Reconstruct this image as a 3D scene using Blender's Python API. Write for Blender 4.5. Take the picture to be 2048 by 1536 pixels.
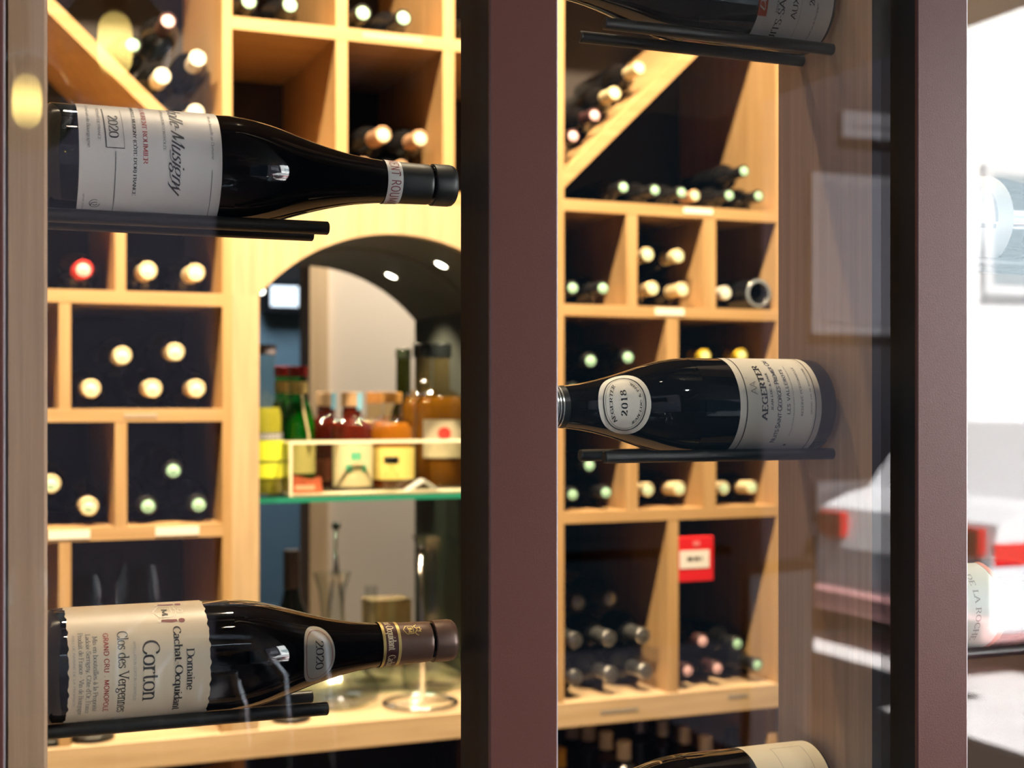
import bpy, math, random
from math import sin, cos, pi, atan, atan2, sqrt, radians
from mathutils import Vector

random.seed(11)
for o in list(bpy.data.objects):
    bpy.data.objects.remove(o, do_unlink=True)
SC = bpy.context.scene
COL = SC.collection

# ------------------------------------------------------------------ camera
F = 2844.44            # 50 mm lens on a 36 mm sensor, 2048 px wide
TH = radians(22.62)    # the camera is turned to the right of the shop front
CT, ST = cos(TH), sin(TH)
HOR = 805.0
CZ = 1.5
cam_d = bpy.data.cameras.new('camera')
cam_d.lens = 50.0
cam_d.sensor_width = 36.0
cam_d.shift_y = (HOR - 768.0) / 2048.0
cam_d.clip_start = 0.02
cam_d.clip_end = 200
cam_d.dof.use_dof = True
cam_d.dof.focus_distance = 1.10
cam_d.dof.aperture_fstop = 7.4
cam = bpy.data.objects.new('camera', cam_d)
cam.location = (0, 0, CZ)
cam.rotation_euler = (pi / 2, 0, -TH)
COL.objects.link(cam)
SC.camera = cam

# ------------------------------------------------------------------ world, sun, lamps, exposure
SC.view_settings.view_transform = 'Standard'
SC.view_settings.look = 'None'
SC.view_settings.gamma = 1.0
SC.view_settings.use_curve_mapping = False
SC.view_settings.exposure = 0.0
SC.cycles.use_denoising = True
SC.cycles.max_bounces = 10
SC.cycles.diffuse_bounces = 4
SC.cycles.transparent_max_bounces = 24
SC.cycles.caustics_refractive = False
SC.cycles.caustics_reflective = False
SC.cycles.sample_clamp_indirect = 60.0

world = bpy.data.worlds.new('sky')
SC.world = world
world.use_nodes = True
bg = world.node_tree.nodes['Background']
bg.inputs['Color'].default_value = (0.72, 0.86, 1.0, 1)
bg.inputs['Strength'].default_value = 5.0

def add_light(name, kind, loc, energy, color, target=None, **kw):
    d = bpy.data.lights.new(name, kind)
    d.energy = energy
    d.color = color
    for k, v in kw.items():
        setattr(d, k, v)
    o = bpy.data.objects.new(name, d)
    o.location = loc
    if target is not None:
        o.rotation_euler = (Vector(target) - Vector(loc)).to_track_quat('-Z', 'Y').to_euler()
    COL.objects.link(o)
    return o

# sun comes over the shop's roof and lights the far side of the street
add_light('sun', 'SUN', (0, 8, 12), 80.0, (1.0, 0.97, 0.92), target=(0.0, -2.0, 0), angle=0.01)
WARM = (1.0, 0.76, 0.46)
for k, u in enumerate((-0.37, 0.45, 1.29, 2.14)):
    add_light('ceiling_spot', 'SPOT', (u, 1.93, 3.38), (430, 420, 640, 330)[k], WARM, target=(u + 0.08, 2.82, 1.57),
              spot_size=radians(84), spot_blend=0.6, shadow_soft_size=0.022)
for u in (0.24, 0.66):
    add_light('window_spot', 'SPOT', (u, 1.62, 3.38), 60 if u < .5 else 170, (1.0, 0.78, 0.52), target=(u, 1.06, 1.35),
              spot_size=radians(40), spot_blend=.6, shadow_soft_size=.02)
add_light('label_fill_spot', 'SPOT', (1.05, -0.55, 2.76), 30, (1.0, 0.96, 0.90), target=(0.66, 1.0, 1.27), spot_size=radians(21), spot_blend=.7, shadow_soft_size=.03)  # added lamp out of view, brightens the right bottle's label
add_light('back_room_fill', 'AREA', (1.58, 3.92, 3.1), 105, (1.0, 0.86, 0.70), target=(1.58, 4.1, 0.6), size=0.5)  # unseen area light added to brighten the cream wall
add_light('far_room_lamp', 'AREA', (1.32, 6.07, 3.1), 52, (0.75, 0.88, 1.0), target=(1.45, 7.1, .9), size=0.8)

# ------------------------------------------------------------------ measuring helper: picture ray met with the plane y = V
def at(x, y, V):
    a = (x - 1024.0) / F
    b = (HOR - y) / F
    t = V / (CT - a * ST)
    return t * (a * CT + ST), V, CZ + t * b
def zat(x, V):
    return V / (CT - (x - 1024.0) / F * ST)
def ux(x, V):
    return at(x, HOR, V)[0]

# ------------------------------------------------------------------ materials
MATS = {}
def mat(name, color, rough=0.5, metal=0.0, spec=0.5, **kw):
    if name in MATS:
        return MATS[name]
    m = bpy.data.materials.new(name)
    m.use_nodes = True
    p = m.node_tree.nodes['Principled BSDF']
    p.inputs['Base Color'].default_value = (*color, 1)
    p.inputs['Roughness'].default_value = rough
    p.inputs['Metallic'].default_value = metal
    p.inputs['Specular IOR Level'].default_value = spec
    for k, v in kw.items():
        p.inputs[k].default_value = v
    MATS[name] = m
    return m

def noise_mat(name, c1, c2, scale=(30, 30, 30), rough=0.6, spec=0.4, detail=5, bump=0.0, lo=0.35, hi=0.65, c3=None, metal=0.0):
    if name in MATS:
        return MATS[name]
    m = mat(name, c1, rough, metal, spec)
    nt = m.node_tree
    p = nt.nodes['Principled BSDF']
    tc = nt.nodes.new('ShaderNodeTexCoord')
    mp = nt.nodes.new('ShaderNodeMapping')
    mp.inputs['Scale'].default_value = scale
    nz = nt.nodes.new('ShaderNodeTexNoise')
    nz.inputs['Scale'].default_value = 1.0
    nz.inputs['Detail'].default_value = detail
    nz.inputs['Roughness'].default_value = 0.6
    cr = nt.nodes.new('ShaderNodeValToRGB')
    cr.color_ramp.elements[0].position = lo
    cr.color_ramp.elements[1].position = hi
    cr.color_ramp.elements[0].color = (*c1, 1)
    cr.color_ramp.elements[1].color = (*c2, 1)
    nt.links.new(tc.outputs['Object'], mp.inputs['Vector'])
    nt.links.new(mp.outputs['Vector'], nz.inputs['Vector'])
    nt.links.new(nz.outputs['Fac'], cr.inputs['Fac'])
    out = cr.outputs['Color']
    if c3:   # knots
        mp2 = nt.nodes.new('ShaderNodeMapping')
        mp2.inputs['Scale'].default_value = tuple(9 if s > 40 else 5 for s in scale)
        vo = nt.nodes.new('ShaderNodeTexVoronoi')
        vo.inputs['Scale'].default_value = 1.0
        r2 = nt.nodes.new('ShaderNodeValToRGB')
        r2.color_ramp.elements[0].position = 0.04
        r2.color_ramp.elements[1].position = 0.11
        r2.color_ramp.elements[0].color = (0.75, 0.75, 0.75, 1)
        r2.color_ramp.elements[1].color = (0, 0, 0, 1)
        mx = nt.nodes.new('ShaderNodeMix')
        mx.data_type = 'RGBA'
        mx.inputs['B'].default_value = (*c3, 1)
        nt.links.new(tc.outputs['Object'], mp2.inputs['Vector'])
        nt.links.new(mp2.outputs['Vector'], vo.inputs['Vector'])
        nt.links.new(vo.outputs['Distance'], r2.inputs['Fac'])
        nt.links.new(r2.outputs['Color'], mx.inputs['Factor'])
        nt.links.new(out, mx.inputs['A'])
        out = mx.outputs['Result']
    nt.links.new(out, p.inputs['Base Color'])
    if bump:
        b = nt.nodes.new('ShaderNodeBump')
        b.inputs['Strength'].default_value = bump
        b.inputs['Distance'].default_value = 0.002
        nt.links.new(nz.outputs['Fac'], b.inputs['Height'])
        nt.links.new(b.outputs['Normal'], p.inputs['Normal'])
    return m

def emit(name, color, strength):
    if name in MATS:
        return MATS[name]
    m = mat(name, color, 0.5)
    p = m.node_tree.nodes['Principled BSDF']
    p.inputs['Emission Color'].default_value = (*color, 1)
    p.inputs['Emission Strength'].default_value = strength
    return m

def thin_glass(name, tint=(1, 1, 1), f0=0.04, rough=0.0, edge=None, gain=1.0, body=None, amount=0.0):
    """sheet glass: clear straight through, mirror part by Schlick's law on either side of the sheet"""
    if name in MATS:
        return MATS[name]
    m = bpy.data.materials.new(name)
    m.use_nodes = True
    nt = m.node_tree
    nt.nodes.remove(nt.nodes['Principled BSDF'])
    out = nt.nodes['Material Output']
    ge = nt.nodes.new('ShaderNodeNewGeometry')
    dt = nt.nodes.new('ShaderNodeVectorMath'); dt.operation = 'DOT_PRODUCT'
    ab = nt.nodes.new('ShaderNodeMath'); ab.operation = 'ABSOLUTE'
    om = nt.nodes.new('ShaderNodeMath'); om.operation = 'SUBTRACT'; om.inputs[0].default_value = 1.0; om.use_clamp = True
    pw = nt.nodes.new('ShaderNodeMath'); pw.operation = 'POWER'; pw.inputs[1].default_value = 5.0
    ma = nt.nodes.new('ShaderNodeMath'); ma.operation = 'MULTIPLY_ADD'
    ma.inputs[1].default_value = (1 - f0) * gain; ma.inputs[2].default_value = f0 * gain; ma.use_clamp = True
    tr = nt.nodes.new('ShaderNodeBsdfTransparent'); tr.inputs['Color'].default_value = (*tint, 1)
    gl = nt.nodes.new('ShaderNodeBsdfGlossy'); gl.inputs['Roughness'].default_value = rough
    mx = nt.nodes.new('ShaderNodeMixShader')
    nt.links.new(ge.outputs['Incoming'], dt.inputs[0]); nt.links.new(ge.outputs['Normal'], dt.inputs[1])
    nt.links.new(dt.outputs['Value'], ab.inputs[0]); nt.links.new(ab.outputs[0], om.inputs[1])
    nt.links.new(om.outputs[0], pw.inputs[0]); nt.links.new(pw.outputs[0], ma.inputs[0])
    nt.links.new(ma.outputs[0], mx.inputs['Fac'])
    clear = tr.outputs[0]
    if body:      # cloudy drinks and dyed glass scatter some light of their own colour
        df = nt.nodes.new('ShaderNodeBsdfDiffuse'); df.inputs['Color'].default_value = (*body, 1)
        m2 = nt.nodes.new('ShaderNodeMixShader'); m2.inputs['Fac'].default_value = amount
        nt.links.new(clear, m2.inputs[1]); nt.links.new(df.outputs[0], m2.inputs[2])
        clear = m2.outputs[0]
    nt.links.new(clear, mx.inputs[1]); nt.links.new(gl.outputs[0], mx.inputs[2])
    nt.links.new(mx.outputs[0], out.inputs['Surface'])
    MATS[name] = m
    return m

OAK_A, OAK_B, OAK_K = (0.37, 0.225, 0.10), (0.47, 0.30, 0.15), (0.20, 0.11, 0.05)
M_OAKH = noise_mat('oak_along', OAK_A, OAK_B, (3, 60, 60), 0.5, 0.35)
M_OAKV = noise_mat('oak_upright', OAK_A, OAK_B, (60, 60, 3), 0.5, 0.35)
M_OAKP = noise_mat('oak_knotty_panel', (0.42, 0.295, 0.18), (0.52, 0.38, 0.24), (50, 50, 3), 0.5, 0.35, c3=OAK_K)
M_OAKW = noise_mat('oak_window_panel', (0.40, 0.245, 0.145), (0.54, 0.345, 0.215), (110, 110, 3.0), 0.45, 0.4, bump=0.25, lo=0.3, hi=0.7)
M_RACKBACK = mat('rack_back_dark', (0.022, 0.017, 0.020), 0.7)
M_CAP = noise_mat('brown_powder_coat', (0.096, 0.036, 0.028), (0.102, 0.039, 0.030), (900, 900, 900), 0.30, 0.17, bump=0.12)
M_BLACK = mat('black_profile', (0.006, 0.006, 0.007), 0.5, spec=0.3)
M_ROD = mat('black_steel', (0.012, 0.011, 0.010), 0.38, 0.0, 0.5)
M_BOTTLE = mat('dark_bottle_glass', (0.004, 0.0035, 0.004), 0.03, 0.0, 0.6)
M_RACKGLASS = mat('dark_cellar_glass', (0.006, 0.006, 0.007), 0.12, 0.0, 0.5)
M_PANE = thin_glass('window_glass', (0.97, 0.98, 0.975), 0.04)
def bulb_mat():
    m = emit('bulb_glow', (1.0, .72, .28), 10.0)
    nt = m.node_tree
    p = nt.nodes['Principled BSDF']
    tc = nt.nodes.new('ShaderNodeTexCoord')
    sx = nt.nodes.new('ShaderNodeSeparateXYZ')
    mr = nt.nodes.new('ShaderNodeMapRange')
    mr.inputs['From Min'].default_value = -.05; mr.inputs['From Max'].default_value = .055
    cr = nt.nodes.new('ShaderNodeValToRGB')
    cr.color_ramp.elements[0].color = (.07, .07, .07, 1)
    cr.color_ramp.elements[1].color = (.10, .10, .10, 1)
    e = cr.color_ramp.elements.new(.46); e.color = (1, 1, 1, 1)
    e = cr.color_ramp.elements.new(.78); e.color = (.30, .30, .30, 1)
    ml = nt.nodes.new('ShaderNodeMath'); ml.operation = 'MULTIPLY'; ml.inputs[1].default_value = 60.0
    nt.links.new(tc.outputs['Object'], sx.inputs[0]); nt.links.new(sx.outputs['Z'], mr.inputs['Value'])
    nt.links.new(mr.outputs[0], cr.inputs['Fac']); nt.links.new(cr.outputs['Color'], ml.inputs[0])
    nt.links.new(ml.outputs[0], p.inputs['Emission Strength'])
    return m
M_BULB = bulb_mat()
M_CLEAR = thin_glass('clear_blown_glass', (0.96, 0.97, 0.96), 0.05, 0.0, gain=1.3)
M_SMOKE = thin_glass('smoked_glass', (0.50, 0.50, 0.36), 0.05)
M_ACRYL = thin_glass('clear_acrylic', (0.97, 0.97, 0.94), 0.05)
M_INK = mat('black_ink', (0.012, 0.012, 0.014), 0.6)
M_INKG = mat('grey_ink', (0.16, 0.15, 0.14), 0.6)
M_INKF = mat('faint_ink', (0.32, 0.30, 0.27), 0.6)
M_INKR = mat('red_ink', (0.36, 0.035, 0.03), 0.6)
M_INKM = mat('maroon_ink', (0.20, 0.03, 0.03), 0.6)
M_GOLD = mat('gold_foil', (0.62, 0.47, 0.18), 0.35, 0.7)
M_PAPERW = mat('white_label_paper', (0.53, 0.51, 0.49), 0.45, 0, 0.4)
M_PAPERC = mat('tan_label_paper', (0.60, 0.50, 0.36), 0.40, 0, 0.4)
M_PAPERI = mat('ivory_label_paper', (0.76, 0.72, 0.63), 0.5, 0, 0.3)
M_CHROME = mat('chrome', (0.75, 0.75, 0.78), 0.08, 1.0)
M_TICKET = mat('ticket_paper', (0.80, 0.76, 0.70), 0.6)
M_DARKPLASTER = mat('dark_green_plaster', (0.050, 0.053, 0.042), 0.65)

# ------------------------------------------------------------------ mesh helpers
def newmesh(name, verts, faces, m, parent=None, smooth=False, angle=None, loc=None):
    me = bpy.data.meshes.new(name)
    me.from_pydata([tuple(v) for v in verts], [], [tuple(f) for f in faces])
    me.materials.append(m)
    if smooth:
        me.polygons.foreach_set('use_smooth', [True] * len(me.polygons))
        if angle:
            me.set_sharp_from_angle(angle=radians(angle))
    me.update()
    o = bpy.data.objects.new(name, me)
    COL.objects.link(o)
    if parent is not None:
        o.parent = parent
    if loc is not None:
        o.location = loc
    return o

def empty(name, loc=(0, 0, 0), rot=(0, 0, 0)):
    o = bpy.data.objects.new(name, None)
    o.empty_display_size = 0.02
    o.location = loc
    o.rotation_euler = rot
    COL.objects.link(o)
    return o

def tag(o, label, cat, group=None):
    o['label'] = label
    o['category'] = cat
    if group:
        o['group'] = group
    return o
def struct(o):
    o['kind'] = 'structure'
    return o

class G:
    """collects primitives into one mesh"""
    def __init__(s):
        s.v, s.f = [], []
    def add(s, v, f):
        n = len(s.v)
        s.v += [tuple(q) for q in v]
        s.f += [tuple(i + n for i in q) for q in f]
        return s
    def box(s, x0, x1, y0, y1, z0, z1, ch=0.0):
        if ch <= 0:
            v = [(x, y, z) for x in (x0, x1) for y in (y0, y1) for z in (z0, z1)]
            f = [(0, 1, 3, 2), (4, 6, 7, 5), (0, 4, 5, 1), (2, 3, 7, 6), (0, 2, 6, 4), (1, 5, 7, 3)]
            return s.add(v, f)
        X, Y, Z = (x0, x1), (y0, y1), (z0, z1)
        sg = (1, -1)
        v, idx = [], {}
        for i in (0, 1):
            for j in (0, 1):
                for k in (0, 1):
                    p = (X[i], Y[j], Z[k])
                    for ax in range(3):
                        q = [p[0] + sg[i] * ch, p[1] + sg[j] * ch, p[2] + sg[k] * ch]
                        q[ax] = p[ax]
                        idx[(i, j, k, ax)] = len(v)
                        v.append(tuple(q))
        f = []
        for i in (0, 1):
            a = [idx[(i, j, k, 0)] for j, k in ((0, 0), (1, 0), (1, 1), (0, 1))]; f.append(a if i else a[::-1])
            a = [idx[(j, i, k, 1)] for j, k in ((0, 0), (1, 0), (1, 1), (0, 1))]; f.append(a[::-1] if i else a)
            a = [idx[(j, k, i, 2)] for j, k in ((0, 0), (1, 0), (1, 1), (0, 1))]; f.append(a if i else a[::-1])
        for i in (0, 1):
            for j in (0, 1):
                f.append((idx[(i, j, 0, 0)], idx[(i, j, 1, 0)], idx[(i, j, 1, 1)], idx[(i, j, 0, 1)]))
                f.append((idx[(i, 0, j, 0)], idx[(i, 1, j, 0)], idx[(i, 1, j, 2)], idx[(i, 0, j, 2)]))
                f.append((idx[(0, i, j, 1)], idx[(1, i, j, 1)], idx[(1, i, j, 2)], idx[(0, i, j, 2)]))
                for k in (0, 1):
                    f.append((idx[(i, j, k, 0)], idx[(i, j, k, 1)], idx[(i, j, k, 2)]))
        return s.add(v, f)
    def lathe(s, prof, n=32, axis='z', at0=(0, 0, 0), closed=True):
        v, f = [], []
        for (h, r) in prof:
            for i in range(n):
                a = 2 * pi * i / n
                if axis == 'z':
                    q = (r * cos(a), r * sin(a), h)
                elif axis == 'x':
                    q = (h, r * cos(a), r * sin(a))
                else:
                    q = (r * sin(a), h, r * cos(a))
                v.append((q[0] + at0[0], q[1] + at0[1], q[2] + at0[2]))
        for k in range(len(prof) - 1):
            for i in range(n):
                j = (i + 1) % n
                f.append((k * n + i, k * n + j, (k + 1) * n + j, (k + 1) * n + i))
        if closed:
            f.append(tuple(range(n - 1, -1, -1)))
            f.append(tuple((len(prof) - 1) * n + i for i in range(n)))
        return s.add(v, f)
    def tube(s, pts, r, n=10, loop=False):
        P = [Vector(p) for p in pts]
        v, f = [], []
        up = None
        N = len(P)
        for k in range(N):
            if loop:
                d = P[(k + 1) % N] - P[k - 1]
            else:
                d = P[min(k + 1, N - 1)] - P[max(k - 1, 0)]
            d.normalize()
            if up is None:
                up = d.orthogonal().normalized()
            up = (up - d * up.dot(d)).normalized()
            w = d.cross(up)
            rr = r[k] if isinstance(r, (list, tuple)) else r
            for i in range(n):
                a = 2 * pi * i / n
                v.append(P[k] + (up * cos(a) + w * sin(a)) * rr)
        for k in range(N if loop else N - 1):
            k2 = (k + 1) % N
            for i in range(n):
                j = (i + 1) % n
                f.append((k * n + i, k * n + j, k2 * n + j, k2 * n + i))
        if not loop:
            f.append(tuple(range(n - 1, -1, -1)))
            f.append(tuple((N - 1) * n + i for i in range(n)))
        return s.add(v, f)
    def prism(s, poly, y0, y1):
        """poly in (x, z), extruded along y"""
        n = len(poly)
        v = [(x, y0, z) for x, z in poly] + [(x, y1, z) for x, z in poly]
        f = [tuple(range(n)), tuple(range(2 * n - 1, n - 1, -1))]
        for i in range(n):
            j = (i + 1) % n
            f.append((i, i + n, j + n, j))
        return s.add(v, f)
    def make(s, name, m, parent=None, smooth=False, angle=None, loc=None):
        return newmesh(name, s.v, s.f, m, parent, smooth, angle, loc)

# ------------------------------------------------------------------ pen-drawn lettering (thick uprights, thin cross strokes, serifs)
GL = {
'A': (.72, 'p .02 0 .36 1|p .36 1 .70 0|p .15 .36 .57 .36'),
'B': (.64, 'p .12 0 .12 1|c .12 1 .40 1 .54 .77 .40 .53 .12 .53|c .12 .53 .45 .53 .60 .27 .45 0 .12 0'),
'C': (.72, 'c .67 .77 .58 .94 .40 1 .15 .83 .06 .5 .15 .17 .40 0 .58 .05 .68 .22'),
'D': (.78, 'p .12 0 .12 1|c .12 1 .40 1 .64 .83 .72 .5 .64 .17 .40 0 .12 0'),
'E': (.62, 'p .12 0 .12 1|p .12 1 .56 1 .56 .86|p .12 .52 .44 .52|p .12 0 .58 0 .58 .15'),
'F': (.58, 'p .12 0 .12 1|p .12 1 .54 1 .54 .86|p .12 .5 .44 .5'),
'G': (.76, 'c .67 .78 .58 .94 .40 1 .15 .83 .06 .5 .15 .17 .40 0 .60 .06 .67 .18|p .67 .02 .67 .42|p .50 .42 .76 .42'),
'H': (.78, 'p .12 0 .12 1|p .66 0 .66 1|p .12 .52 .66 .52'),
'I': (.30, 'p .15 0 .15 1'),
'J': (.40, 'p .28 1 .28 .2|c .28 .25 .24 .02 .06 -.04 .02 .08'),
'K': (.70, 'p .12 0 .12 1|p .64 1 .14 .46|p .30 .62 .66 0'),
'L': (.58, 'p .12 0 .12 1|p .12 0 .54 0 .54 .16'),
'M': (.92, 'p .12 0 .14 1|p .14 1 .46 .08|p .46 .08 .78 1|p .78 1 .80 0'),
'N': (.78, 'p .12 0 .12 1|p .12 1 .66 0|p .66 0 .66 1'),
'O': (.80, 'c .40 1 .15 .85 .06 .5 .15 .15 .40 0 .65 .15 .74 .5 .65 .85 .40 1'),
'P': (.62, 'p .12 0 .12 1|c .12 1 .42 1 .57 .74 .42 .46 .12 .46'),
'Q': (.80, 'c .40 1 .15 .85 .06 .5 .15 .15 .40 0 .65 .15 .74 .5 .65 .85 .40 1|p .42 .1 .78 -.2'),
'R': (.68, 'p .12 0 .12 1|c .12 1 .42 1 .56 .75 .42 .5 .12 .5|p .34 .5 .66 0'),
'S': (.54, 'c .46 .80 .40 .96 .24 1 .08 .84 .12 .62 .38 .42 .46 .2 .30 0 .12 .04 .06 .22'),
'T': (.66, 'p .33 0 .33 1|p .05 .85 .05 1 .61 1 .61 .85'),
'U': (.76, 'p .12 1 .12 .3|c .12 .33 .18 .06 .38 0 .58 .06 .64 .33|p .64 .3 .64 1'),
'V': (.70, 'p .03 1 .35 0|p .35 0 .67 1'),
'W': (.98, 'p .03 1 .27 0|p .27 0 .49 1|p .49 1 .71 0|p .71 0 .95 1'),
'X': (.70, 'p .05 1 .65 0|p .05 0 .65 1'),
'Y': (.68, 'p .03 1 .34 .5|p .34 .5 .65 1|p .34 .5 .34 0'),
'Z': (.64, 'p .07 1 .57 1 .06 0 .58 0'),
'a': (.50, 'c .08 .52 .20 .66 .36 .56 .38 .4|p .38 .46 .38 .06|p .38 .04 .46 0|c .38 .40 .12 .34 .06 .14 .20 -.01 .38 .12'),
'b': (.56, 'p .12 0 .12 1.05|c .12 .5 .28 .67 .50 .5 .50 .18 .30 0 .12 .12'),
'c': (.48, 'c .43 .52 .32 .66 .13 .56 .06 .33 .13 .08 .30 0 .44 .13'),
'd': (.56, 'p .44 0 .44 1.05|c .44 .52 .28 .67 .06 .5 .06 .18 .26 0 .44 .12'),
'e': (.50, 'p .08 .36 .43 .36|c .43 .36 .40 .60 .25 .67 .09 .52 .07 .26 .20 .01 .36 .03 .44 .14'),
'f': (.34, 'p .14 0 .14 .8|c .14 .75 .18 1 .32 1.05 .38 .95|p .04 .64 .30 .64'),
'g': (.54, 'c .26 .66 .09 .58 .09 .34 .26 .26 .42 .36 .42 .58 .26 .66|p .40 .62 .52 .66|c .16 .28 .10 .12 .30 .06 .46 -.06 .36 -.26 .14 -.24 .06 -.10 .22 .06'),
'h': (.58, 'p .12 0 .12 1.05|c .12 .5 .28 .67 .43 .58 .45 .4|p .45 .45 .45 0'),
'i': (.26, 'p .13 0 .13 .66|p .13 .86 .13 .97'),
'j': (.26, 'p .14 .66 .14 -.2|p .14 .86 .14 .97'),
'k': (.54, 'p .12 0 .12 1.05|p .46 .66 .14 .28|p .26 .42 .50 0'),
'l': (.26, 'p .13 0 .13 1.05'),
'm': (.86, 'p .12 0 .12 .66|c .12 .5 .26 .67 .40 .58 .42 .4|p .42 .45 .42 0|c .42 .5 .56 .67 .70 .58 .72 .4|p .72 .45 .72 0'),
'n': (.58, 'p .12 0 .12 .66|c .12 .5 .28 .67 .43 .58 .45 .4|p .45 .45 .45 0'),
'o': (.54, 'c .27 .66 .10 .56 .06 .33 .10 .1 .27 0 .44 .1 .48 .33 .44 .56 .27 .66'),
'p': (.56, 'p .12 -.3 .12 .66|c .12 .5 .28 .67 .50 .5 .50 .18 .30 0 .12 .12'),
'q': (.56, 'p .44 -.3 .44 .66|c .44 .52 .28 .67 .06 .5 .06 .18 .26 0 .44 .12'),
'r': (.42, 'p .12 0 .12 .66|c .12 .46 .22 .64 .34 .66 .40 .58'),
's': (.42, 'c .36 .54 .28 .66 .12 .62 .08 .46 .30 .30 .36 .14 .22 0 .08 .06 .06 .16'),
't': (.36, 'p .14 .86 .14 .14|c .14 .18 .18 .02 .28 0 .35 .08|p .03 .64 .32 .64'),
'u': (.58, 'p .12 .66 .12 .2|c .12 .25 .16 .03 .28 0 .45 .15|p .45 .66 .45 0'),
'v': (.50, 'p .03 .66 .25 0|p .25 0 .47 .66'),
'w': (.74, 'p .03 .66 .21 0|p .21 0 .37 .66|p .37 .66 .53 0|p .53 0 .71 .66'),
'x': (.50, 'p .05 .66 .45 0|p .05 0 .45 .66'),
'y': (.50, 'p .03 .66 .27 0|c .47 .66 .27 0 .16 -.25 .05 -.26'),
'z': (.46, 'p .06 .66 .40 .66 .05 0 .42 0'),
'0': (.58, 'c .29 1 .11 .84 .07 .5 .11 .16 .29 0 .47 .16 .51 .5 .47 .84 .29 1'),
'1': (.42, 'p .22 0 .22 1|p .22 1 .08 .86'),
'2': (.56, 'c .08 .74 .14 .95 .30 1 .46 .86 .44 .62 .26 .32 .06 .02|p .06 .02 .50 .02 .52 .16'),
'9': (.56, 'c .46 .66 .28 .44 .10 .58 .10 .86 .28 1 .46 .86 .48 .6 .40 .2 .16 0'),
'8': (.56, 'c .28 .54 .11 .66 .12 .90 .28 1 .44 .90 .45 .66 .28 .54 .08 .40 .08 .12 .28 0 .48 .12 .48 .40 .28 .54'),
'-': (.36, 'p .05 .36 .31 .36'), '.': (.2, 'p .1 0 .1 .1'), ',': (.2, 'p .12 .06 .06 -.14'), "'": (.2, 'p .1 1 .1 .78'),
'(': (.3, 'c .24 1.05 .10 .75 .08 .4 .14 .05 .24 -.15'), ')': (.3, 'c .06 1.05 .20 .75 .22 .4 .16 .05 .06 -.15'),
'&': (.72, 'c .66 .40 .50 .06 .26 0 .08 .18 .16 .44 .40 .66 .40 .9 .26 1 .15 .85 .30 .5 .68 0'),
}
ACC = {'\u00e9': ('e', 'p .22 .78 .36 .98'), '\u00e0': ('a', 'p .30 .78 .16 .98'), '\u00d4': ('O', 'p .26 1.1 .40 1.24 .54 1.1'), '\u00f4': ('o', 'p .14 .78 .27 .94 .40 .78'), '\u00c9': ('E', 'p .26 1.08 .42 1.24'), '\u00b7': ('.', '')}

def catmull(P, n=6):
    out = []
    for i in range(len(P) - 1):
        p0 = P[max(i - 1, 0)]; p1 = P[i]; p2 = P[i + 1]; p3 = P[min(i + 2, len(P) - 1)]
        if i == 0 and P[0] == P[-1]: p0 = P[-2]
        if i == len(P) - 2 and P[0] == P[-1]: p3 = P[1]
        for k in range(n):
            t = k / n
            q = []
            for c in (0, 1):
                q.append(0.5 * ((2 * p1[c]) + (-p0[c] + p2[c]) * t + (2 * p0[c] - 5 * p1[c] + 4 * p2[c] - p3[c]) * t * t + (-p0[c] + 3 * p1[c] - 3 * p2[c] + p3[c]) * t ** 3))
            out.append(tuple(q))
    out.append(P[-1])
    return out

def ribbon(P, wfun):
    """polyline -> (verts, faces) of a flat ribbon; wfun(dx, dy) gives the full width"""
    v, f = [], []
    n = len(P)
    for i in range(n):
        a = P[max(i - 1, 0)]; b = P[min(i + 1, n - 1)]
        if i == 0 and n > 2 and P[0] == P[-1]: a = P[-2]
        if i == n - 1 and n > 2 and P[0] == P[-1]: b = P[1]
        dx, dy = b[0] - a[0], b[1] - a[1]
        L = sqrt(dx * dx + dy * dy) or 1.0
        dx /= L; dy /= L
        w = wfun(dx, dy) / 2
        v.append((P[i][0] - dy * w, P[i][1] + dx * w)); v.append((P[i][0] + dy * w, P[i][1] - dx * w))
    for i in range(n - 1):
        f.append((2 * i, 2 * i + 1, 2 * i + 3, 2 * i + 2))
    return v, f

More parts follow.
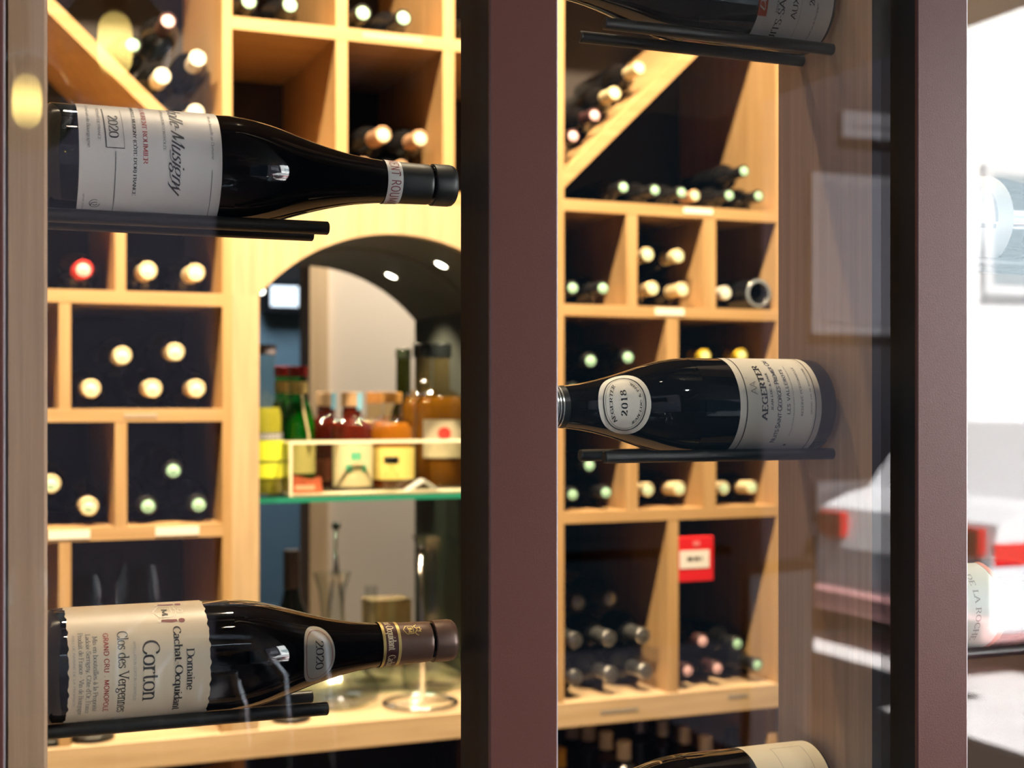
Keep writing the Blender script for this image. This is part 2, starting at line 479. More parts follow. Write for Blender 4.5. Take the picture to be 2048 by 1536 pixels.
def text2d(txt, cap, width=None, thick=0.15, thin=0.05, serif=True, slant=0.0, track=0.0, smallcaps=False):
    """lettering laid out from (0,0); returns verts, faces, width"""
    V, Fc = [], []
    x = 0.0
    wf = lambda dx, dy: thin + (thick - thin) * abs(dy) ** 1.2
    first = True
    for ch in txt:
        if ch == ' ':
            x += 0.34 + track; first = True; continue
        sc = 1.0
        if smallcaps and not first:
            sc = 0.80
        extra = ''
        if ch in ACC:
            ch, extra = ACC[ch]
        if ch == '-': first = True
        else: first = False
        adv, src = GL[ch]
        for st in (src + ('|' + extra if extra else '')).split('|'):
            tk = st.split()
            c = [float(q) for q in tk[1:]]
            P = [(c[i], c[i + 1]) for i in range(0, len(c), 2)]
            segs = [catmull(P)] if tk[0] == 'c' else [P[i:i + 2] for i in range(len(P) - 1)]
            for S in segs:
                v, f = ribbon(S, wf)
                if tk[0] == 'p' and serif and ch not in "-.,'":
                    dx, dy = S[1][0] - S[0][0], S[1][1] - S[0][1]
                    if abs(dx) < 0.5 * abs(dy) and abs(dy) > .3:
                        for e in S:
                            if min(abs(e[1] - q) for q in (0, 1, .66, 1.05, -.3)) < .03 and not (ch in 'AV' and abs(e[0] - .36) < .05) and not (ch == 'M' and e[1] < .1 and .3 < e[0] < .6):
                                hw = .13 if ch in 'abdhiklmnpqru' else .15
                                x0 = e[0] - hw if e[1] < .05 or e[1] > .9 and ch.isupper() else e[0] - hw
                                x1 = e[0] + (hw if (e[1] < .05 or ch.isupper()) else thick / 2)
                                v2, f2 = ribbon([(x0, e[1]), (x1, e[1])], lambda a, b: thin * 1.15)
                                n0 = len(v); v += v2; f += [tuple(q + n0 for q in ff) for ff in f2]
                n0 = len(V)
                V += [((x + (px + slant * py) * sc), py * sc) for px, py in v]
                Fc += [tuple(q + n0 for q in ff) for ff in f]
        x += adv * sc + track
    x -= track
    sx = cap if width is None else width / max(x, 1e-6)
    return [(px * sx, py * cap) for px, py in V], Fc, x * sx

class Print:
    """flat print in label coordinates (s across = reading direction, h towards the neck)"""
    def __init__(self): self.v, self.f, self.cut = [], [], []
    def add(self, v, f, s0=0, h0=0):
        n = len(self.v)
        self.v += [(a + s0, b + h0) for a, b in v]
        self.f += [tuple(i + n for i in q) for q in f]
        return self
    def text(self, txt, s0, s1, h, cap, **kw):
        v, f, w = text2d(txt, cap, abs(s1 - s0), **kw)
        a = len(self.f)
        self.add(v, f, min(s0, s1), h)
        self.cut.append((a, len(self.f)))
        return self
    def line(self, pts, w, step=0.002, smooth=False):
        if smooth: pts = catmull(pts, 8)
        P = []
        for a, b in zip(pts[:-1], pts[1:]):
            n = max(1, int(sqrt((b[0] - a[0]) ** 2 + (b[1] - a[1]) ** 2) / step))
            P2 = [(a[0] + (b[0] - a[0]) * k / n, a[1] + (b[1] - a[1]) * k / n) for k in range(n + 1)]
            if smooth: P += P2[:-1]
            else:
                v, f = ribbon(P2, lambda x, y: w); self.add(v, f)
        if smooth:
            P.append(pts[-1]); v, f = ribbon(P, lambda x, y: w); self.add(v, f)
        return self
    def arc_text(self, txt, cs, ch, ra, rb, a0, a1, cap, flip=False, **kw):
        """text along an ellipse; angles in radians, 0 = towards the neck (+h), clockwise towards +s"""
        v, f, w = text2d(txt, cap, 1.0, **kw)
        out = []
        for px, py in v:
            a = a0 + (a1 - a0) * px
            rr = 1 + (py if not flip else py) / ((ra + rb) / 2) * (1 if not flip else -1)
            out.append((cs + ra * rr * sin(a), ch + rb * rr * cos(a)))
        n0 = len(self.f)
        self.add(out, f)
        self.cut.append((n0, len(self.f)))
        return self
    def blob(self, pts):
        c = (sum(p[0] for p in pts) / len(pts), sum(p[1] for p in pts) / len(pts))
        n = len(pts)
        return self.add([c] + list(pts), [(0, i + 1, (i + 1) % n + 1) for i in range(n)])
    def put(self, surf, name, m, parent, lift):
        """every line of lettering is a part of its own; ruled lines and figures are another"""
        P3 = [surf(s, h, lift) for s, h in self.v]
        taken = set()
        def sub(ids, nm):
            us, vv, ff = {}, [], []
            for i in ids:
                q = []
                for k in self.f[i]:
                    if k not in us:
                        us[k] = len(vv); vv.append(P3[k])
                    q.append(us[k])
                ff.append(q)
            return newmesh(nm, vv, ff, m, parent)
        for a, b in self.cut:
            sub(range(a, b), name); taken.update(range(a, b))
        rest = [i for i in range(len(self.f)) if i not in taken]
        if rest: sub(rest, name if not self.cut else 'ruled_lines')

M_BEAD = mat('pale_bead', (.60, .58, .60), .4, .3)
# ================================================================== STRUCTURE
V_GLASS, V_M0, V_M1 = 0.925, 0.9046, 0.963
Z_SILL, Z_HEAD = 0.42, 2.62
MULL = [(-0.3600, -0.3093), (-0.0040, 0.0468), (0.3606, 0.4113), (0.7205, 0.7694), (1.080, 1.130), (1.44, 1.49)]
for k, (u0, u1) in enumerate(MULL):
    core = G().box(u0 + 0.0006, u1 - 0.0006, V_M0 + 0.004, V_M1, Z_SILL, Z_HEAD).make('trim_%d' % (k + 1), M_BLACK)
    struct(core)
    cap = G().box(u0, u1, V_M0, V_M0 + 0.0042, Z_SILL, Z_HEAD, 0.0009).make('cover_cap', M_CAP, core)
    G().box(u1, u1 + 0.0008, V_M0 + 0.0012, V_GLASS - 0.003, Z_SILL, Z_HEAD).make('glazing_bead', M_BEAD, core)
for k in range(len(MULL) - 1):
    u0, u1 = MULL[k][1] - 0.004, MULL[k + 1][0] + 0.004
    struct(G().box(u0, u1, V_GLASS - 0.003, V_GLASS + 0.003, Z_SILL + 0.001, Z_HEAD - 0.001).make('window_%d' % (k + 1), M_PANE))
struct(G().box(-0.36, 1.49, V_M0, V_M1, Z_SILL - 0.06, Z_SILL, 0.002).make('trim_7', M_CAP))
struct(G().box(-0.36, 1.49, V_M0, V_M1, Z_HEAD, Z_HEAD + 0.06, 0.002).make('trim_8', M_CAP))
M_FACADE = noise_mat('facade_render', (0.20, 0.18, 0.165), (0.25, 0.225, 0.20), (6, 6, 6), 0.85)
front = G()
front.box(-12.0, 3.3, 0.90, 1.0, 2.68, 18.0).box(3.3, 5.0, 0.90, 1.0, 2.68, 4.2).box(-4.0, -0.36, 0.90, 1.0, 0, 2.68).box(1.49, 5.0, 0.90, 1.0, 0, 2.68).box(-0.36, 1.49, 0.90, 1.0, 0, 0.36)  # upper wall is out of view, raised to shade the houses opposite
struct(front.make('wall_front', M_FACADE))
M_FLOOR = noise_mat('floor_planks', (0.16, 0.10, 0.055), (0.24, 0.155, 0.09), (4, 40, 4), 0.45)
struct(G().box(-1.6, 5.3, 0.95, 8.1, -0.05, 0.0).make('floor', M_FLOOR))
M_CEIL = mat('ceiling_dark', (0.10, 0.085, 0.07), 0.8)
struct(G().box(-1.6, 5.3, 0.90, 8.1, 3.5, 3.65).make('ceiling', M_CEIL))
M_DKWALL = mat('dark_brown_wall', (0.035, 0.028, 0.026), 0.8)
struct(G().box(-1.6, -1.5, 0.95, 8.1, 0, 3.5).make('wall_left', M_DKWALL))
struct(G().box(5.2, 5.3, 0.95, 8.1, 0, 3.5).make('wall_side', M_DKWALL))
struct(G().box(2.06, 2.11, 1.0, 3.26, 0, 3.5).make('wall_right', M_DKWALL))
struct(G().box(-1.6, 5.3, 8.0, 8.1, 0, 3.5).make('wall_far', M_DKWALL))

# ------------------------------------------------------------------ niche with its barrel vault (in the wall behind the rack)
RF = 2.798                  # front plane of the rack; rack, niche and back room scaled about the camera
AU, AH, AR = 0.911, 0.2888, 0.3786
A_SPR = 1.7133
A_CZ = 1.8472 - AR
BACKV = 3.542
def arch_poly(u0, u1, ztop, n=40):
    a = math.asin(AH / AR)
    P = [(u0, ztop), (u0, A_SPR), (AU - AH, A_SPR)]
    for i in range(1, n):
        t = -a + 2 * a * i / n
        P.append((AU + AR * sin(t), A_CZ + AR * cos(t)))
    P += [(AU + AH, A_SPR), (u1, A_SPR), (u1, ztop)]
    return P
def arch_block(u0, u1, ztop, v0, v1, name, m, parent=None, n=40):
    """block with an arched underside, built from quads column by column"""
    a = math.asin(AH / AR)
    lo = [(u0, A_SPR)] + [(AU + AR * sin(-a + 2 * a * i / n), A_CZ + AR * cos(-a + 2 * a * i / n)) for i in range(n + 1)] + [(u1, A_SPR)]
    v, f = [], []
    for (x, z) in lo:
        v += [(x, v0, z), (x, v1, z), (x, v1, ztop), (x, v0, ztop)]
    N = len(lo)
    for i in range(N - 1):
        b, c = 4 * i, 4 * (i + 1)
        for k in range(4):
            k2 = (k + 1) % 4
            f.append((b + k, c + k, c + k2, b + k2))
    f += [(0, 1, 2, 3), tuple(4 * (N - 1) + k for k in (3, 2, 1, 0))]
    return newmesh(name, v, f, m, parent)
wb = struct(arch_block(AU - AH - 0.012, AU + AH + 0.012, 1.914, 2.823, BACKV, 'wall_niche', M_DARKPLASTER))
G().box(AU + AH, AU + AH + 0.012, 2.823, BACKV, 0.81, A_SPR).make('niche_side', M_DARKPLASTER, wb)
G().box(AU - AH - 0.012, AU - AH, 2.823, BACKV, 0.81, A_SPR).make('niche_side', M_DARKPLASTER, wb)
G().tube([(AU + (AR - .0005) * sin(t / 20 * math.asin(AH / AR)), 3.09, A_CZ + (AR - .0005) * cos(t / 20 * math.asin(AH / AR))) for t in range(-20, 21)], 0.0028, 6).make('joint_strip', mat('joint_grey', (.12, .12, .10), .6), wb)
struct(G().box(-1.5, AU - AH - 0.012, 3.27, BACKV, 0, 3.5).box(AU + AH + 0.012, 5.2, 3.27, BACKV, 0, 3.5)
       .box(AU - AH - 0.012, AU + AH + 0.012, 3.27, BACKV, 1.914, 3.5).box(AU - AH - 0.012, AU + AH + 0.012, 3.47, BACKV, 0, 0.80).make('wall_back', M_DKWALL))

# back room seen through the arch
M_CREAM = mat('cream_wall', (0.70, 0.63, 0.54), 0.8)
M_BLUE = noise_mat('blue_grey_paint', (0.13, 0.20, 0.25), (0.15, 0.225, 0.275), (5, 5, 5), 0.6)
struct(G().box(1.154, 5.2, 4.257, 4.34, 0, 3.5).make('wall_room', M_CREAM))
st = struct(G().box(1.093, 1.154, 4.224, 4.34, 0, 3.5, 0.002).make('trim_9', noise_mat('pale_oak_post', (.62, .45, .27), (.70, .53, .34), (60, 60, 3), .5)))
struct(G().box(-1.5, 5.2, 7.26, 7.33, 0, 1.969).make('wall_partition', M_BLUE))
t = tag(empty('wall_screen', (1.720, 7.154, 2.035)), 'small lit white screen in a black housing high behind the arch', 'screen')
t.scale = (1.3, 1.3, 1.3)
G().box(-.075, .075, -.005, .05, -.06, .075, .004).make('housing', M_BLACK, t)
G().box(-.055, .055, -.008, -.004, -.035, .045).make('display_panel', emit('screen_white', (.85, .92, 1.0), 1.1), t)
G().box(-.02, .02, .05, .14, -.02, .02).make('wall_bracket', M_BLACK, t)
t = tag(empty('spotlight', (1.591, 7.128, 2.061)), 'tiny bright spotlight left of the white screen behind the arch', 'lamp')
t.scale = (1.3, 1.3, 1.3)
G().lathe([(-.02, .012), (.04, .02), (.07, .016)], 16, 'y').make('lamp_housing', M_BLACK, t)
G().lathe([(-.024, .010), (-.020, .0115)], 16, 'y').make('bulb', emit('spot_white', (1, .93, .85), 8), t)
G().box(-.006, .006, .05, .16, -.006, .006).make('bracket', M_BLACK, t)

# two downlights in the vault
for (px, py, v) in ((783, 550, 3.17), (883, 528, 3.17)):
    lo, hi = 2.84, 3.9
    for _ in range(40):
        mid = (lo + hi) / 2
        U_, _, Z_ = at(px, py, mid)
        if (U_ - AU) ** 2 + (Z_ - A_CZ) ** 2 < AR ** 2 and Z_ > 1.4: lo = mid
        else: hi = mid
    U_, V_, Z_ = at(px, py, lo)
    an = atan2(U_ - AU, Z_ - A_CZ)
    t = tag(empty('downlight', (U_, V_, Z_), (0, an, 0)), 'small round downlight in the dark vault, ' + ('nearer the arch crown' if px < 800 else 'nearer the brown mullion'), 'lamp', 'downlights in the arch vault')
    t.scale = (1.3, 1.3, 1.3)
    G().lathe([(-.002, .0125), (-.002, .0165), (.004, .0165)], 24).make('trim_ring', mat('ring_metal', (.3, .29, .27), .4, .6), t, True, 40)
    G().lathe([(-.0015, .0122), (-.0035, .008)], 24).make('bulb', emit('downlight_glow', (1, .92, .72), 16), t)
    add_light('niche_spot', 'SPOT', (U_ - .012 * sin(an), V_, Z_ - .020 * cos(an)), 16.0, (1, .84, .58), target=(U_ - .02, V_ - .02, .85), spot_size=radians(110), spot_blend=.6, shadow_soft_size=.009)
add_light('niche_spot', 'SPOT', (AU - .16, 3.17, A_CZ + AR - .07), 16.0, (1, .84, .58), target=(AU - .16, 3.12, .85), spot_size=radians(110), spot_blend=.6, shadow_soft_size=.009)

# ================================================================== RACK
BT = 0.025   # board thickness
ZB = [1.2624, 1.4881, 1.7138, 1.9409]   # tops of the shelf boards
Z_A = 2.2616
Z_C = 0.8506  # counter top
RB = 3.25
U_L, U_R = -0.82, 1.94
ULV = (ux(445, RF), ux(464, RF))          # upright left of the arch
def rack(name, label):
    return tag(empty(name, (0, RF, 0)), label, 'wine rack')
def part(name, parent, g, m):
    """part whose mesh is given in world coordinates"""
    L = parent.location
    g.v = [(a - L.x, b - L.y, c - L.z) for a, b, c in g.v]
    return g.make(name, m, parent)
rk_l = rack('wine_rack', 'oak wine rack of open cells left of the arched niche')
rk_c = rack('wine_rack', 'oak wine rack cells above the arched niche')
rk_r = rack('wine_rack', 'oak wine rack between the brown mullion and the right window panel')
UNL = ux(464, RF)            # rack_l: U_L..ULV[1]
UCR = AU + AH + 0.063        # centre / right limit
def hboard(p, u0, u1, ztop, name='shelf_board', th=BT, v0=RF):
    part(name, p, G().box(u0, u1, v0, RB, ztop - th, ztop), M_OAKH)
def vboard(p, u0, u1, z0, z1, name='divider', v0=RF + .0006):
    part(name, p, G().box(u0, u1, v0, RB, z0, z1), M_OAKV)
for z in ZB: hboard(rk_l, U_L, ULV[0], z)
hboard(rk_l, U_L, ULV[0], 2.715)
part('upright', rk_l, G().box(ULV[0], ULV[1], RF, RB, Z_C, 2.715), M_OAKV)
part('upright', rk_l, G().box(U_L - BT, U_L, RF, RB, Z_C, 2.715), M_OAKV)
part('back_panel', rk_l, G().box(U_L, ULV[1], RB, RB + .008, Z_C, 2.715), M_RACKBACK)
def dv(p, x0, x1, z0, z1): vboard(p, ux(x0, RF), ux(x1, RF), z0, z1)
dv(rk_l, 230, 252, ZB[2], ZB[3] - BT)
dv(rk_l, 118, 142, ZB[1], ZB[2] - BT)
dv(rk_l, 230, 254, ZB[0], ZB[1] - BT)
dv(rk_l, 118, 142, Z_C, ZB[0] - BT)
for z0, z1 in ((ZB[2], ZB[3]), (ZB[0], ZB[1]), (ZB[1], ZB[2]), (Z_C, ZB[0])):
    vboard(rk_l, -0.28, -0.28 + BT, z0, z1 - BT)
def diag(p, ua, za, ub, zb, th=0.025):
    d = Vector((ub - ua, zb - za)).normalized()
    n = Vector((-d.y, d.x)) * th
    if n.y < 0: n = -n
    poly = [(ua, za), (ub, zb), (ub + n.x, zb + n.y), (ua + n.x, za + n.y)]
    g = G().prism(poly, RF + .001, RB)
    part('diagonal_board', p, g, M_OAKH)
# left diagonal falls from the top left to the foot of the upright
pa, pb = at(110, 0, RF), at(318, 220, RF)
sl = (pb[2] - pa[2]) / (pb[0] - pa[0])
ue = ULV[0] - .016
ze = pa[2] + sl * (ue - pa[0])
if ze < ZB[3]:
    ue = pa[0] + (ZB[3] + .001 - pa[2]) / sl; ze = ZB[3] + .001
us = pa[0] - 0.475
LD = (pa[0], pa[2], sl)
diag(rk_l, us, min(pa[2] - sl * 0.475, 2.66), ue, ze - .013)
# cells above the arch
for z in (ZB[3], Z_A, 2.715): hboard(rk_c, ULV[1], UCR, z)
UC = [(ux(672, RF), ux(695, RF)), (ux(886, RF), ux(909, RF))]
for u0, u1 in UC:
    vboard(rk_c, u0, u1, ZB[3], Z_A - BT); vboard(rk_c, u0, u1, Z_A, 2.715 - BT)
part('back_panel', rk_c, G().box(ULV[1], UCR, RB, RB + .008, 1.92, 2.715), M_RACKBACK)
# right
for z in ZB + [2.715]: hboard(rk_r, UCR + BT, U_R, z)
part('upright', rk_r, G().box(UCR, UCR + BT, RF, RB, Z_C, 2.715), M_OAKV)
part('upright', rk_r, G().box(U_R, U_R + BT, RF, RB, Z_C, 2.715), M_OAKV)
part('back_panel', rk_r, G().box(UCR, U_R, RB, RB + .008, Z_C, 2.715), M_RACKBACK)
dv(rk_r, 1253, 1275, ZB[2], ZB[3] - BT); dv(rk_r, 1408, 1432, ZB[2], ZB[3] - BT)
dv(rk_r, 1333, 1357, ZB[1], ZB[2] - BT)
dv(rk_r, 1253, 1276, ZB[0], ZB[1] - BT); dv(rk_r, 1408, 1432, ZB[0], ZB[1] - BT)
dv(rk_r, 1336, 1357, Z_C, ZB[0] - BT)
URE = (ux(1553, RF), ux(1553, RF) + BT)
for z0, z1 in ((ZB[2], ZB[3]), (ZB[0], ZB[1]), (ZB[1], ZB[2]), (Z_C, ZB[0])):
    vboard(rk_r, URE[0], URE[1], z0, z1 - BT)
vboard(rk_r, URE[0], URE[1], ZB[3], 2.715 - BT)
pa, pb = at(1118, 386, RF), at(1393, 112, RF)
sr = (pb[2] - pa[2]) / (pb[0] - pa[0])
RD = (pa[0], pa[2], sr)
u9 = pa[0] + .66
zs = ZB[3] + .001
us = UCR + BT + .001
dl = pa[2] + sr * (us - pa[0])
if dl < zs:
    us = pa[0] + (zs - pa[2]) / sr; dl = zs
u9 = min(u9, us + (2.66 - dl) / sr, URE[0] - .013)
diag(rk_r, us, dl, u9, dl + sr * (u9 - us))
# price tickets on the board edges
def ticket(p, x0, x1, ztop, hgt=.016):
    u0, u1 = ux(x0, RF), ux(x1, RF)
    tk = part('price_ticket', p, G().box(u0, u1, RF - .0015, RF - .0001, ztop - .003 - hgt, ztop - .003), M_TICKET)
    return tk
ticket(rk_l, 96, 180, ZB[0], .017); ticket(rk_l, 311, 398, ZB[0], .017)
M_TICK2 = mat('ticket_wood_tone', (.40, .30, .22), .6)
for (p, x0, x1, z, h) in ((rk_l, 248, 315, ZB[1], .009), (rk_c, 725, 845, Z_A, .012)):
    u0, u1 = ux(x0, RF), ux(x1, RF)
    part('price_ticket', p, G().box(u0, u1, RF - .0012, RF - .0001, z - .017, z - .017 + h), M_TICK2)
ticket(rk_r, 1367, 1425, ZB[3], .013); ticket(rk_r, 1310, 1368, ZB[2], .016)

# arch surround
ar = tag(empty('arch_surround', (AU, RF, Z_C)), 'pale knotty oak panel with an arched opening in the middle', 'arch')
o = arch_block(ULV[1], UCR, ZB[3] - BT - .0005, RF, RF + .0245, 'arch_panel', M_OAKP)
o.parent = ar; o.location = (-AU, -RF, -Z_C)
part('jamb', ar, G().box(ULV[1], AU - AH, RF, RF + .0245, Z_C, A_SPR), M_OAKP)
part('jamb', ar, G().box(AU + AH, UCR, RF, RF + .0245, Z_C, A_SPR), M_OAKP)

# counter worktop and the cupboards' carcass below
ct = tag(empty('counter', (0.92, RF, 0)), 'long pale oak counter running under the rack and the arch', 'counter')
part('worktop', ct, G().box(U_L - .1, U_R + .1, RF - .002, 3.46, Z_C - .055, Z_C - .0003, .0015), noise_mat('oak_worktop', (.44, .315, .195), (.55, .405, .265), (3, 40, 40), .42, .4))
for u in (-0.6, ux(250, RF), ux(470, RF), AU + AH + .02, URE[0] - .010, 1.92):
    part('support_panel', ct, G().box(u, u + .025, RF + .02, 3.43, 0.1, Z_C - .055), M_OAKV)
part('bottom_shelf', ct, G().box(U_L, U_R, RF + .01, 3.43, .54 - .025, .54), M_OAKH)
part('back_panel', ct, G().box(U_L, U_R, 3.432, 3.455, .1, Z_C - .055), M_RACKBACK)
part('plinth', ct, G().box(U_L, U_R, RF + .06, 3.43, .0, .1), M_BLACK)
for x0, x1, dz in ((1200, 1275, .024), (1455, 1495, .016)):
    u0, u1 = ux(x0, RF), ux(x1, RF)
    part('engraved_tag', ct, G().box(u0, u1, RF - .003, RF - .0019, Z_C - dz - .008, Z_C - dz), mat('grey_tag', (.30, .27, .25), .5))

# ================================================================== WINDOW PANELS AND BOTTLE PEGS
VB = 1.05       # axis plane of the display bottles
P_L, P_R = 0.0769, 0.7275
pl = tag(G().box(.0505, P_L, .968, 1.16, .45, 2.60, .0022).make('side_panel', M_OAKW), 'tall oak panel at the left end of the window bay', 'panel')
pr = tag(G().box(P_R, P_R + .027, .968, 1.112, .45, 2.60, .0015).make('side_panel', M_OAKW), 'wide oak panel right of the mullion, behind the reflecting glass', 'panel')
pn = tag(G().box(.758, .785, .968, 1.112, .45, 2.60, .0015).make('side_panel', M_OAKW), 'oak panel hidden behind the right mullion, facing the next bay', 'panel')

BR = 0.041
PROF = [(0, .033), (.0015, .0385), (.005, .0408), (.012, BR), (.118, BR), (.130, .0408), (.142, .0398), (.155, .0376), (.168, .0343), (.182, .0300), (.196, .0258),
        (.210, .0222), (.224, .0193), (.238, .0174), (.250, .0163), (.262, .0157), (.285, .0152), (.2865, .0152), (.307, .0148)]
def rad(h):
    if h <= PROF[0][0]: return PROF[0][1]
    for (a, ra), (b, rb) in zip(PROF[:-1], PROF[1:]):
        if a <= h <= b:
            return ra + (rb - ra) * (h - a) / (b - a)
    return PROF[-1][1]
def smooth_prof(P, n=4):
    """smooth resampling of a lathe profile between its third point and its end"""
    q = catmull(P[3:-2], n)
    return P[:3] + q + P[-2:]
PROF_S = smooth_prof(PROF)
def rad_s(h):
    P = PROF_S
    for (a, ra), (b, rb) in zip(P[:-1], P[1:]):
        if a <= h <= b and b > a:
            return ra + (rb - ra) * (h - a) / (b - a)
    return P[-1][1]

class Disp:
    """display bottle lying in the window; d=+1 neck to the right, d=-1 neck to the left"""
    def __init__(s, bx, Z, d, label, group, caplen=.058, capmat=None, ring=True):
        s.bx, s.Z, s.d = bx, Z, d
        s.e = tag(empty('wine_bottle', (bx, VB, Z), (0, 0 if d > 0 else pi, 0)), label, 'bottle', group)
        g = G().lathe(PROF_S, 72, 'x')
        s.body = g.make('bottle_body', M_BOTTLE, s.e, True, 50)
        L = .307
        c0 = L - caplen
        hs = [c0 + (L - .022 - c0) * k / 6 for k in range(7)]
        cp = [(c0, rad_s(c0) + .00012)] + [(h, rad_s(h) + .00042) for h in hs]
        cp += [(L - .0205, .0154), (L - .0195, .0149), (L - .018, .0149), (L - .0172, .0163), (L - .004, .0163), (L - .001, .0157), (L + .0006, .0142), (L + .0006, .010), (L + .0002, .0095), (L + .0002, .0005)]
        s.capp = cp
        s.cap = G().lathe(cp, 56, 'x').make('capsule', capmat, s.e, True, 35)
        s.tilt = atan((Z - CZ) / VB)
    def surf(s, rref=None, hc=None, cap=False):
        def fn(sv, h, lift):
            r = rad_s(h) if not cap else max(rad_s(h) + .00045, .0)
            if cap:
                for (a, ra), (b, rb) in zip(s.capp[:-1], s.capp[1:]):
                    if a <= h <= b and b > a: r = ra + (rb - ra) * (h - a) / (b - a)
            rr = rref or BR
            ph = sv / rr
            R = r + lift
            return (h, -R * cos(ph), -R * sin(ph))
        return fn
    def h(s, x, dep=.040):
        return s.d * (ux(x, VB - dep) - s.bx)
    def ph(s, x, y, r=BR):
        z = zat(x, VB)
        q = max(-.995, min(.995, (y - (HOR - (s.Z - CZ) * F / z)) / (r * F / z)))
        return s.d * (math.asin(q) + s.tilt)
    def label(s, p0, p1, hlo, hhi, m, name='label', n=48, nh=10):
        """paper wrapped round the body; hlo/hhi numbers or functions of phi"""
        fn = s.surf()
        v, f = [], []
        for i in range(n + 1):
            p = p0 + (p1 - p0) * i / n
            a = hlo(p) if callable(hlo) else hlo
            b = hhi(p) if callable(hhi) else hhi
            for k in range(nh + 1):
                v.append(fn(p * BR, a + (b - a) * k / nh, .0003))
        for i in range(n):
            for k in range(nh):
                q = i * (nh + 1) + k
                f.append((q, q + 1, q + nh + 2, q + nh + 1))
        return newmesh(name, v, f, m, s.e, True)
    def sticker(s, cs, ch, outline, m, rref, name='neck_label', rings=8):
        fn = s.surf(rref)
        v = [fn(cs, ch, .00035)]; f = []
        n = len(outline)
        for k in range(1, rings + 1):
            for (a, b) in outline:
                v.append(fn(cs + a * k / rings, ch + b * k / rings, .00035))
        for i in range(n):
            f.append((0, 1 + i, 1 + (i + 1) % n))
        for k in range(rings - 1):
            for i in range(n):
                j = (i + 1) % n
                f.append((1 + k * n + i, 1 + (k + 1) * n + i, 1 + (k + 1) * n + j, 1 + k * n + j))
        return newmesh(name, v, f, m, s.e, True)

def holder(Z, d, face, length, label, group='steel bottle pegs in the window'):
    zr = Z - 0.0406
    e = tag(empty('bottle_holder', (face, VB, zr)), label, 'bottle holder', group)
    for dv_ in (-.0225, .0225):
        x0, x1 = (-.012, length) if d > 0 else (.012, -length)
        r = .0050
        xs = [x0, x1 - d * .0008, x1]
        n = 20
        v, f = [], []
        for xx, rr in zip(xs, (r, r, r - .0008)):
            for i in range(n):
                a = 2 * pi * i / n
                v.append((xx, dv_ + rr * cos(a), rr * sin(a)))
        for k in range(2):
            for i in range(n):
                j = (i + 1) % n
                f.append((k * n + i, k * n + j, (k + 1) * n + j, (k + 1) * n + i))
        f += [tuple(range(n)), tuple(2 * n + i for i in range(n))]
        newmesh('rod', v, f, M_ROD, e, True, 40)
    return e
GD = 'wine bottles displayed in the window'
# ---- bottle upper left
b1 = Disp(.0795, 1.670, 1, 'dark bottle with white script label, lying neck right, upper left window', GD, .053, mat('capsule_black', (.008, .010, .011), .38, 0, .5))
holder(1.670, 1, P_L, .2035, 'two black rods under the upper left bottle with the script label')
lb = b1.label(-2.4, b1.ph(300, 428), b1.h(158), b1.h(444), M_PAPERW)
sf = b1.surf()
def S(b, x, y): return b.ph(x, y) * BR
ink, red, gry = Print(), Print(), Print()
k = .000345
ink.text('Chambolle-Musigny', -2.05 * BR, S(b1, 365, 381), b1.h(344), .0086, thick=.13, thin=.035, serif=False, slant=.45)
ink.line([(S(b1, 340, 302), b1.h(340)), (S(b1, 338, 318), b1.h(341)), (S(b1, 345, 332), b1.h(352))], .0004, smooth=True)
ink.line([(S(b1, 340, 338), b1.h(340)), (S(b1, 338, 352), b1.h(341)), (S(b1, 345, 366), b1.h(350)), (S(b1, 364, 379), b1.h(363))], .0005, smooth=True)
ink.text('2020', S(b1, 226, 236), S(b1, 226, 279), b1.h(219), .0062, thick=.13, thin=.05)
s0, s1 = S(b1, 220, 224), S(b1, 220, 297)
ink.line([(s0, b1.h(208)), (s1, b1.h(212.5))], .0008); ink.line([(s1, b1.h(212.5)), (s1, b1.h(249))], .0006)
gry.line([(s1, b1.h(249)), (s0, b1.h(245))], .0003)
s2, s3 = S(b1, 230, 304), S(b1, 300, 424)
ink.line([(s2, b1.h(231)), (s3, b1.h(231))], .00035); ink.line([(s3, b1.h(231)), (s3, b1.h(424))], .00035); ink.line([(s3, b1.h(424)), (S(b1, 424, 340), b1.h(424))], .00035)
ink.text('CHAMBOLLE-MUSIGNY (C\u00d4TE-D\'OR) FRANCE', -1.35 * BR, S(b1, 272, 388), b1.h(267), .0021, thick=.17, thin=.06)
red.text('DOMAINE LAURENT ROUMIER', -1.75 * BR, S(b1, 290, 328), b1.h(286.5), .0030, thick=.16, thin=.05)
gry.text('APPELLATION CONTR\u00d4L\u00c9E', S(b1, 330, 230) - .004, S(b1, 330, 304), b1.h(327), .0016, thick=.13, thin=.07)
gry.text('Mis en bouteille au Domaine', S(b1, 425, 248) - .008, S(b1, 425, 320), b1.h(423), .0020, thick=.13, thin=.08, serif=False, slant=.2)
gry.text('Grand vin de Bourgogne', S(b1, 178, 222) - .006, S(b1, 178, 296), b1.h(175), .0021, thick=.12, thin=.08, serif=False, slant=.1)
gry.text('PRODUIT DE FRANCE', S(b1, 198, 226) - .004, S(b1, 198, 283), b1.h(196), .0018, thick=.12, thin=.08, serif=False)
gry.text('IMPRIME EN FRANCE', S(b1, 170, 384), S(b1, 170, 418), b1.h(168), .0011, thick=.12, thin=.08, serif=False)
cs, ch = S(b1, 193, 403), b1.h(193)
ink.line([(cs + .0034 * sin(a / 12 * 2 * pi), ch + .0034 * cos(a / 12 * 2 * pi)) for a in range(11)], .00045, smooth=True)
ink.line([(cs - .001, ch + .002), (cs - .0005, ch - .0016), (cs + .0022, ch - .0026)], .0006, smooth=True)
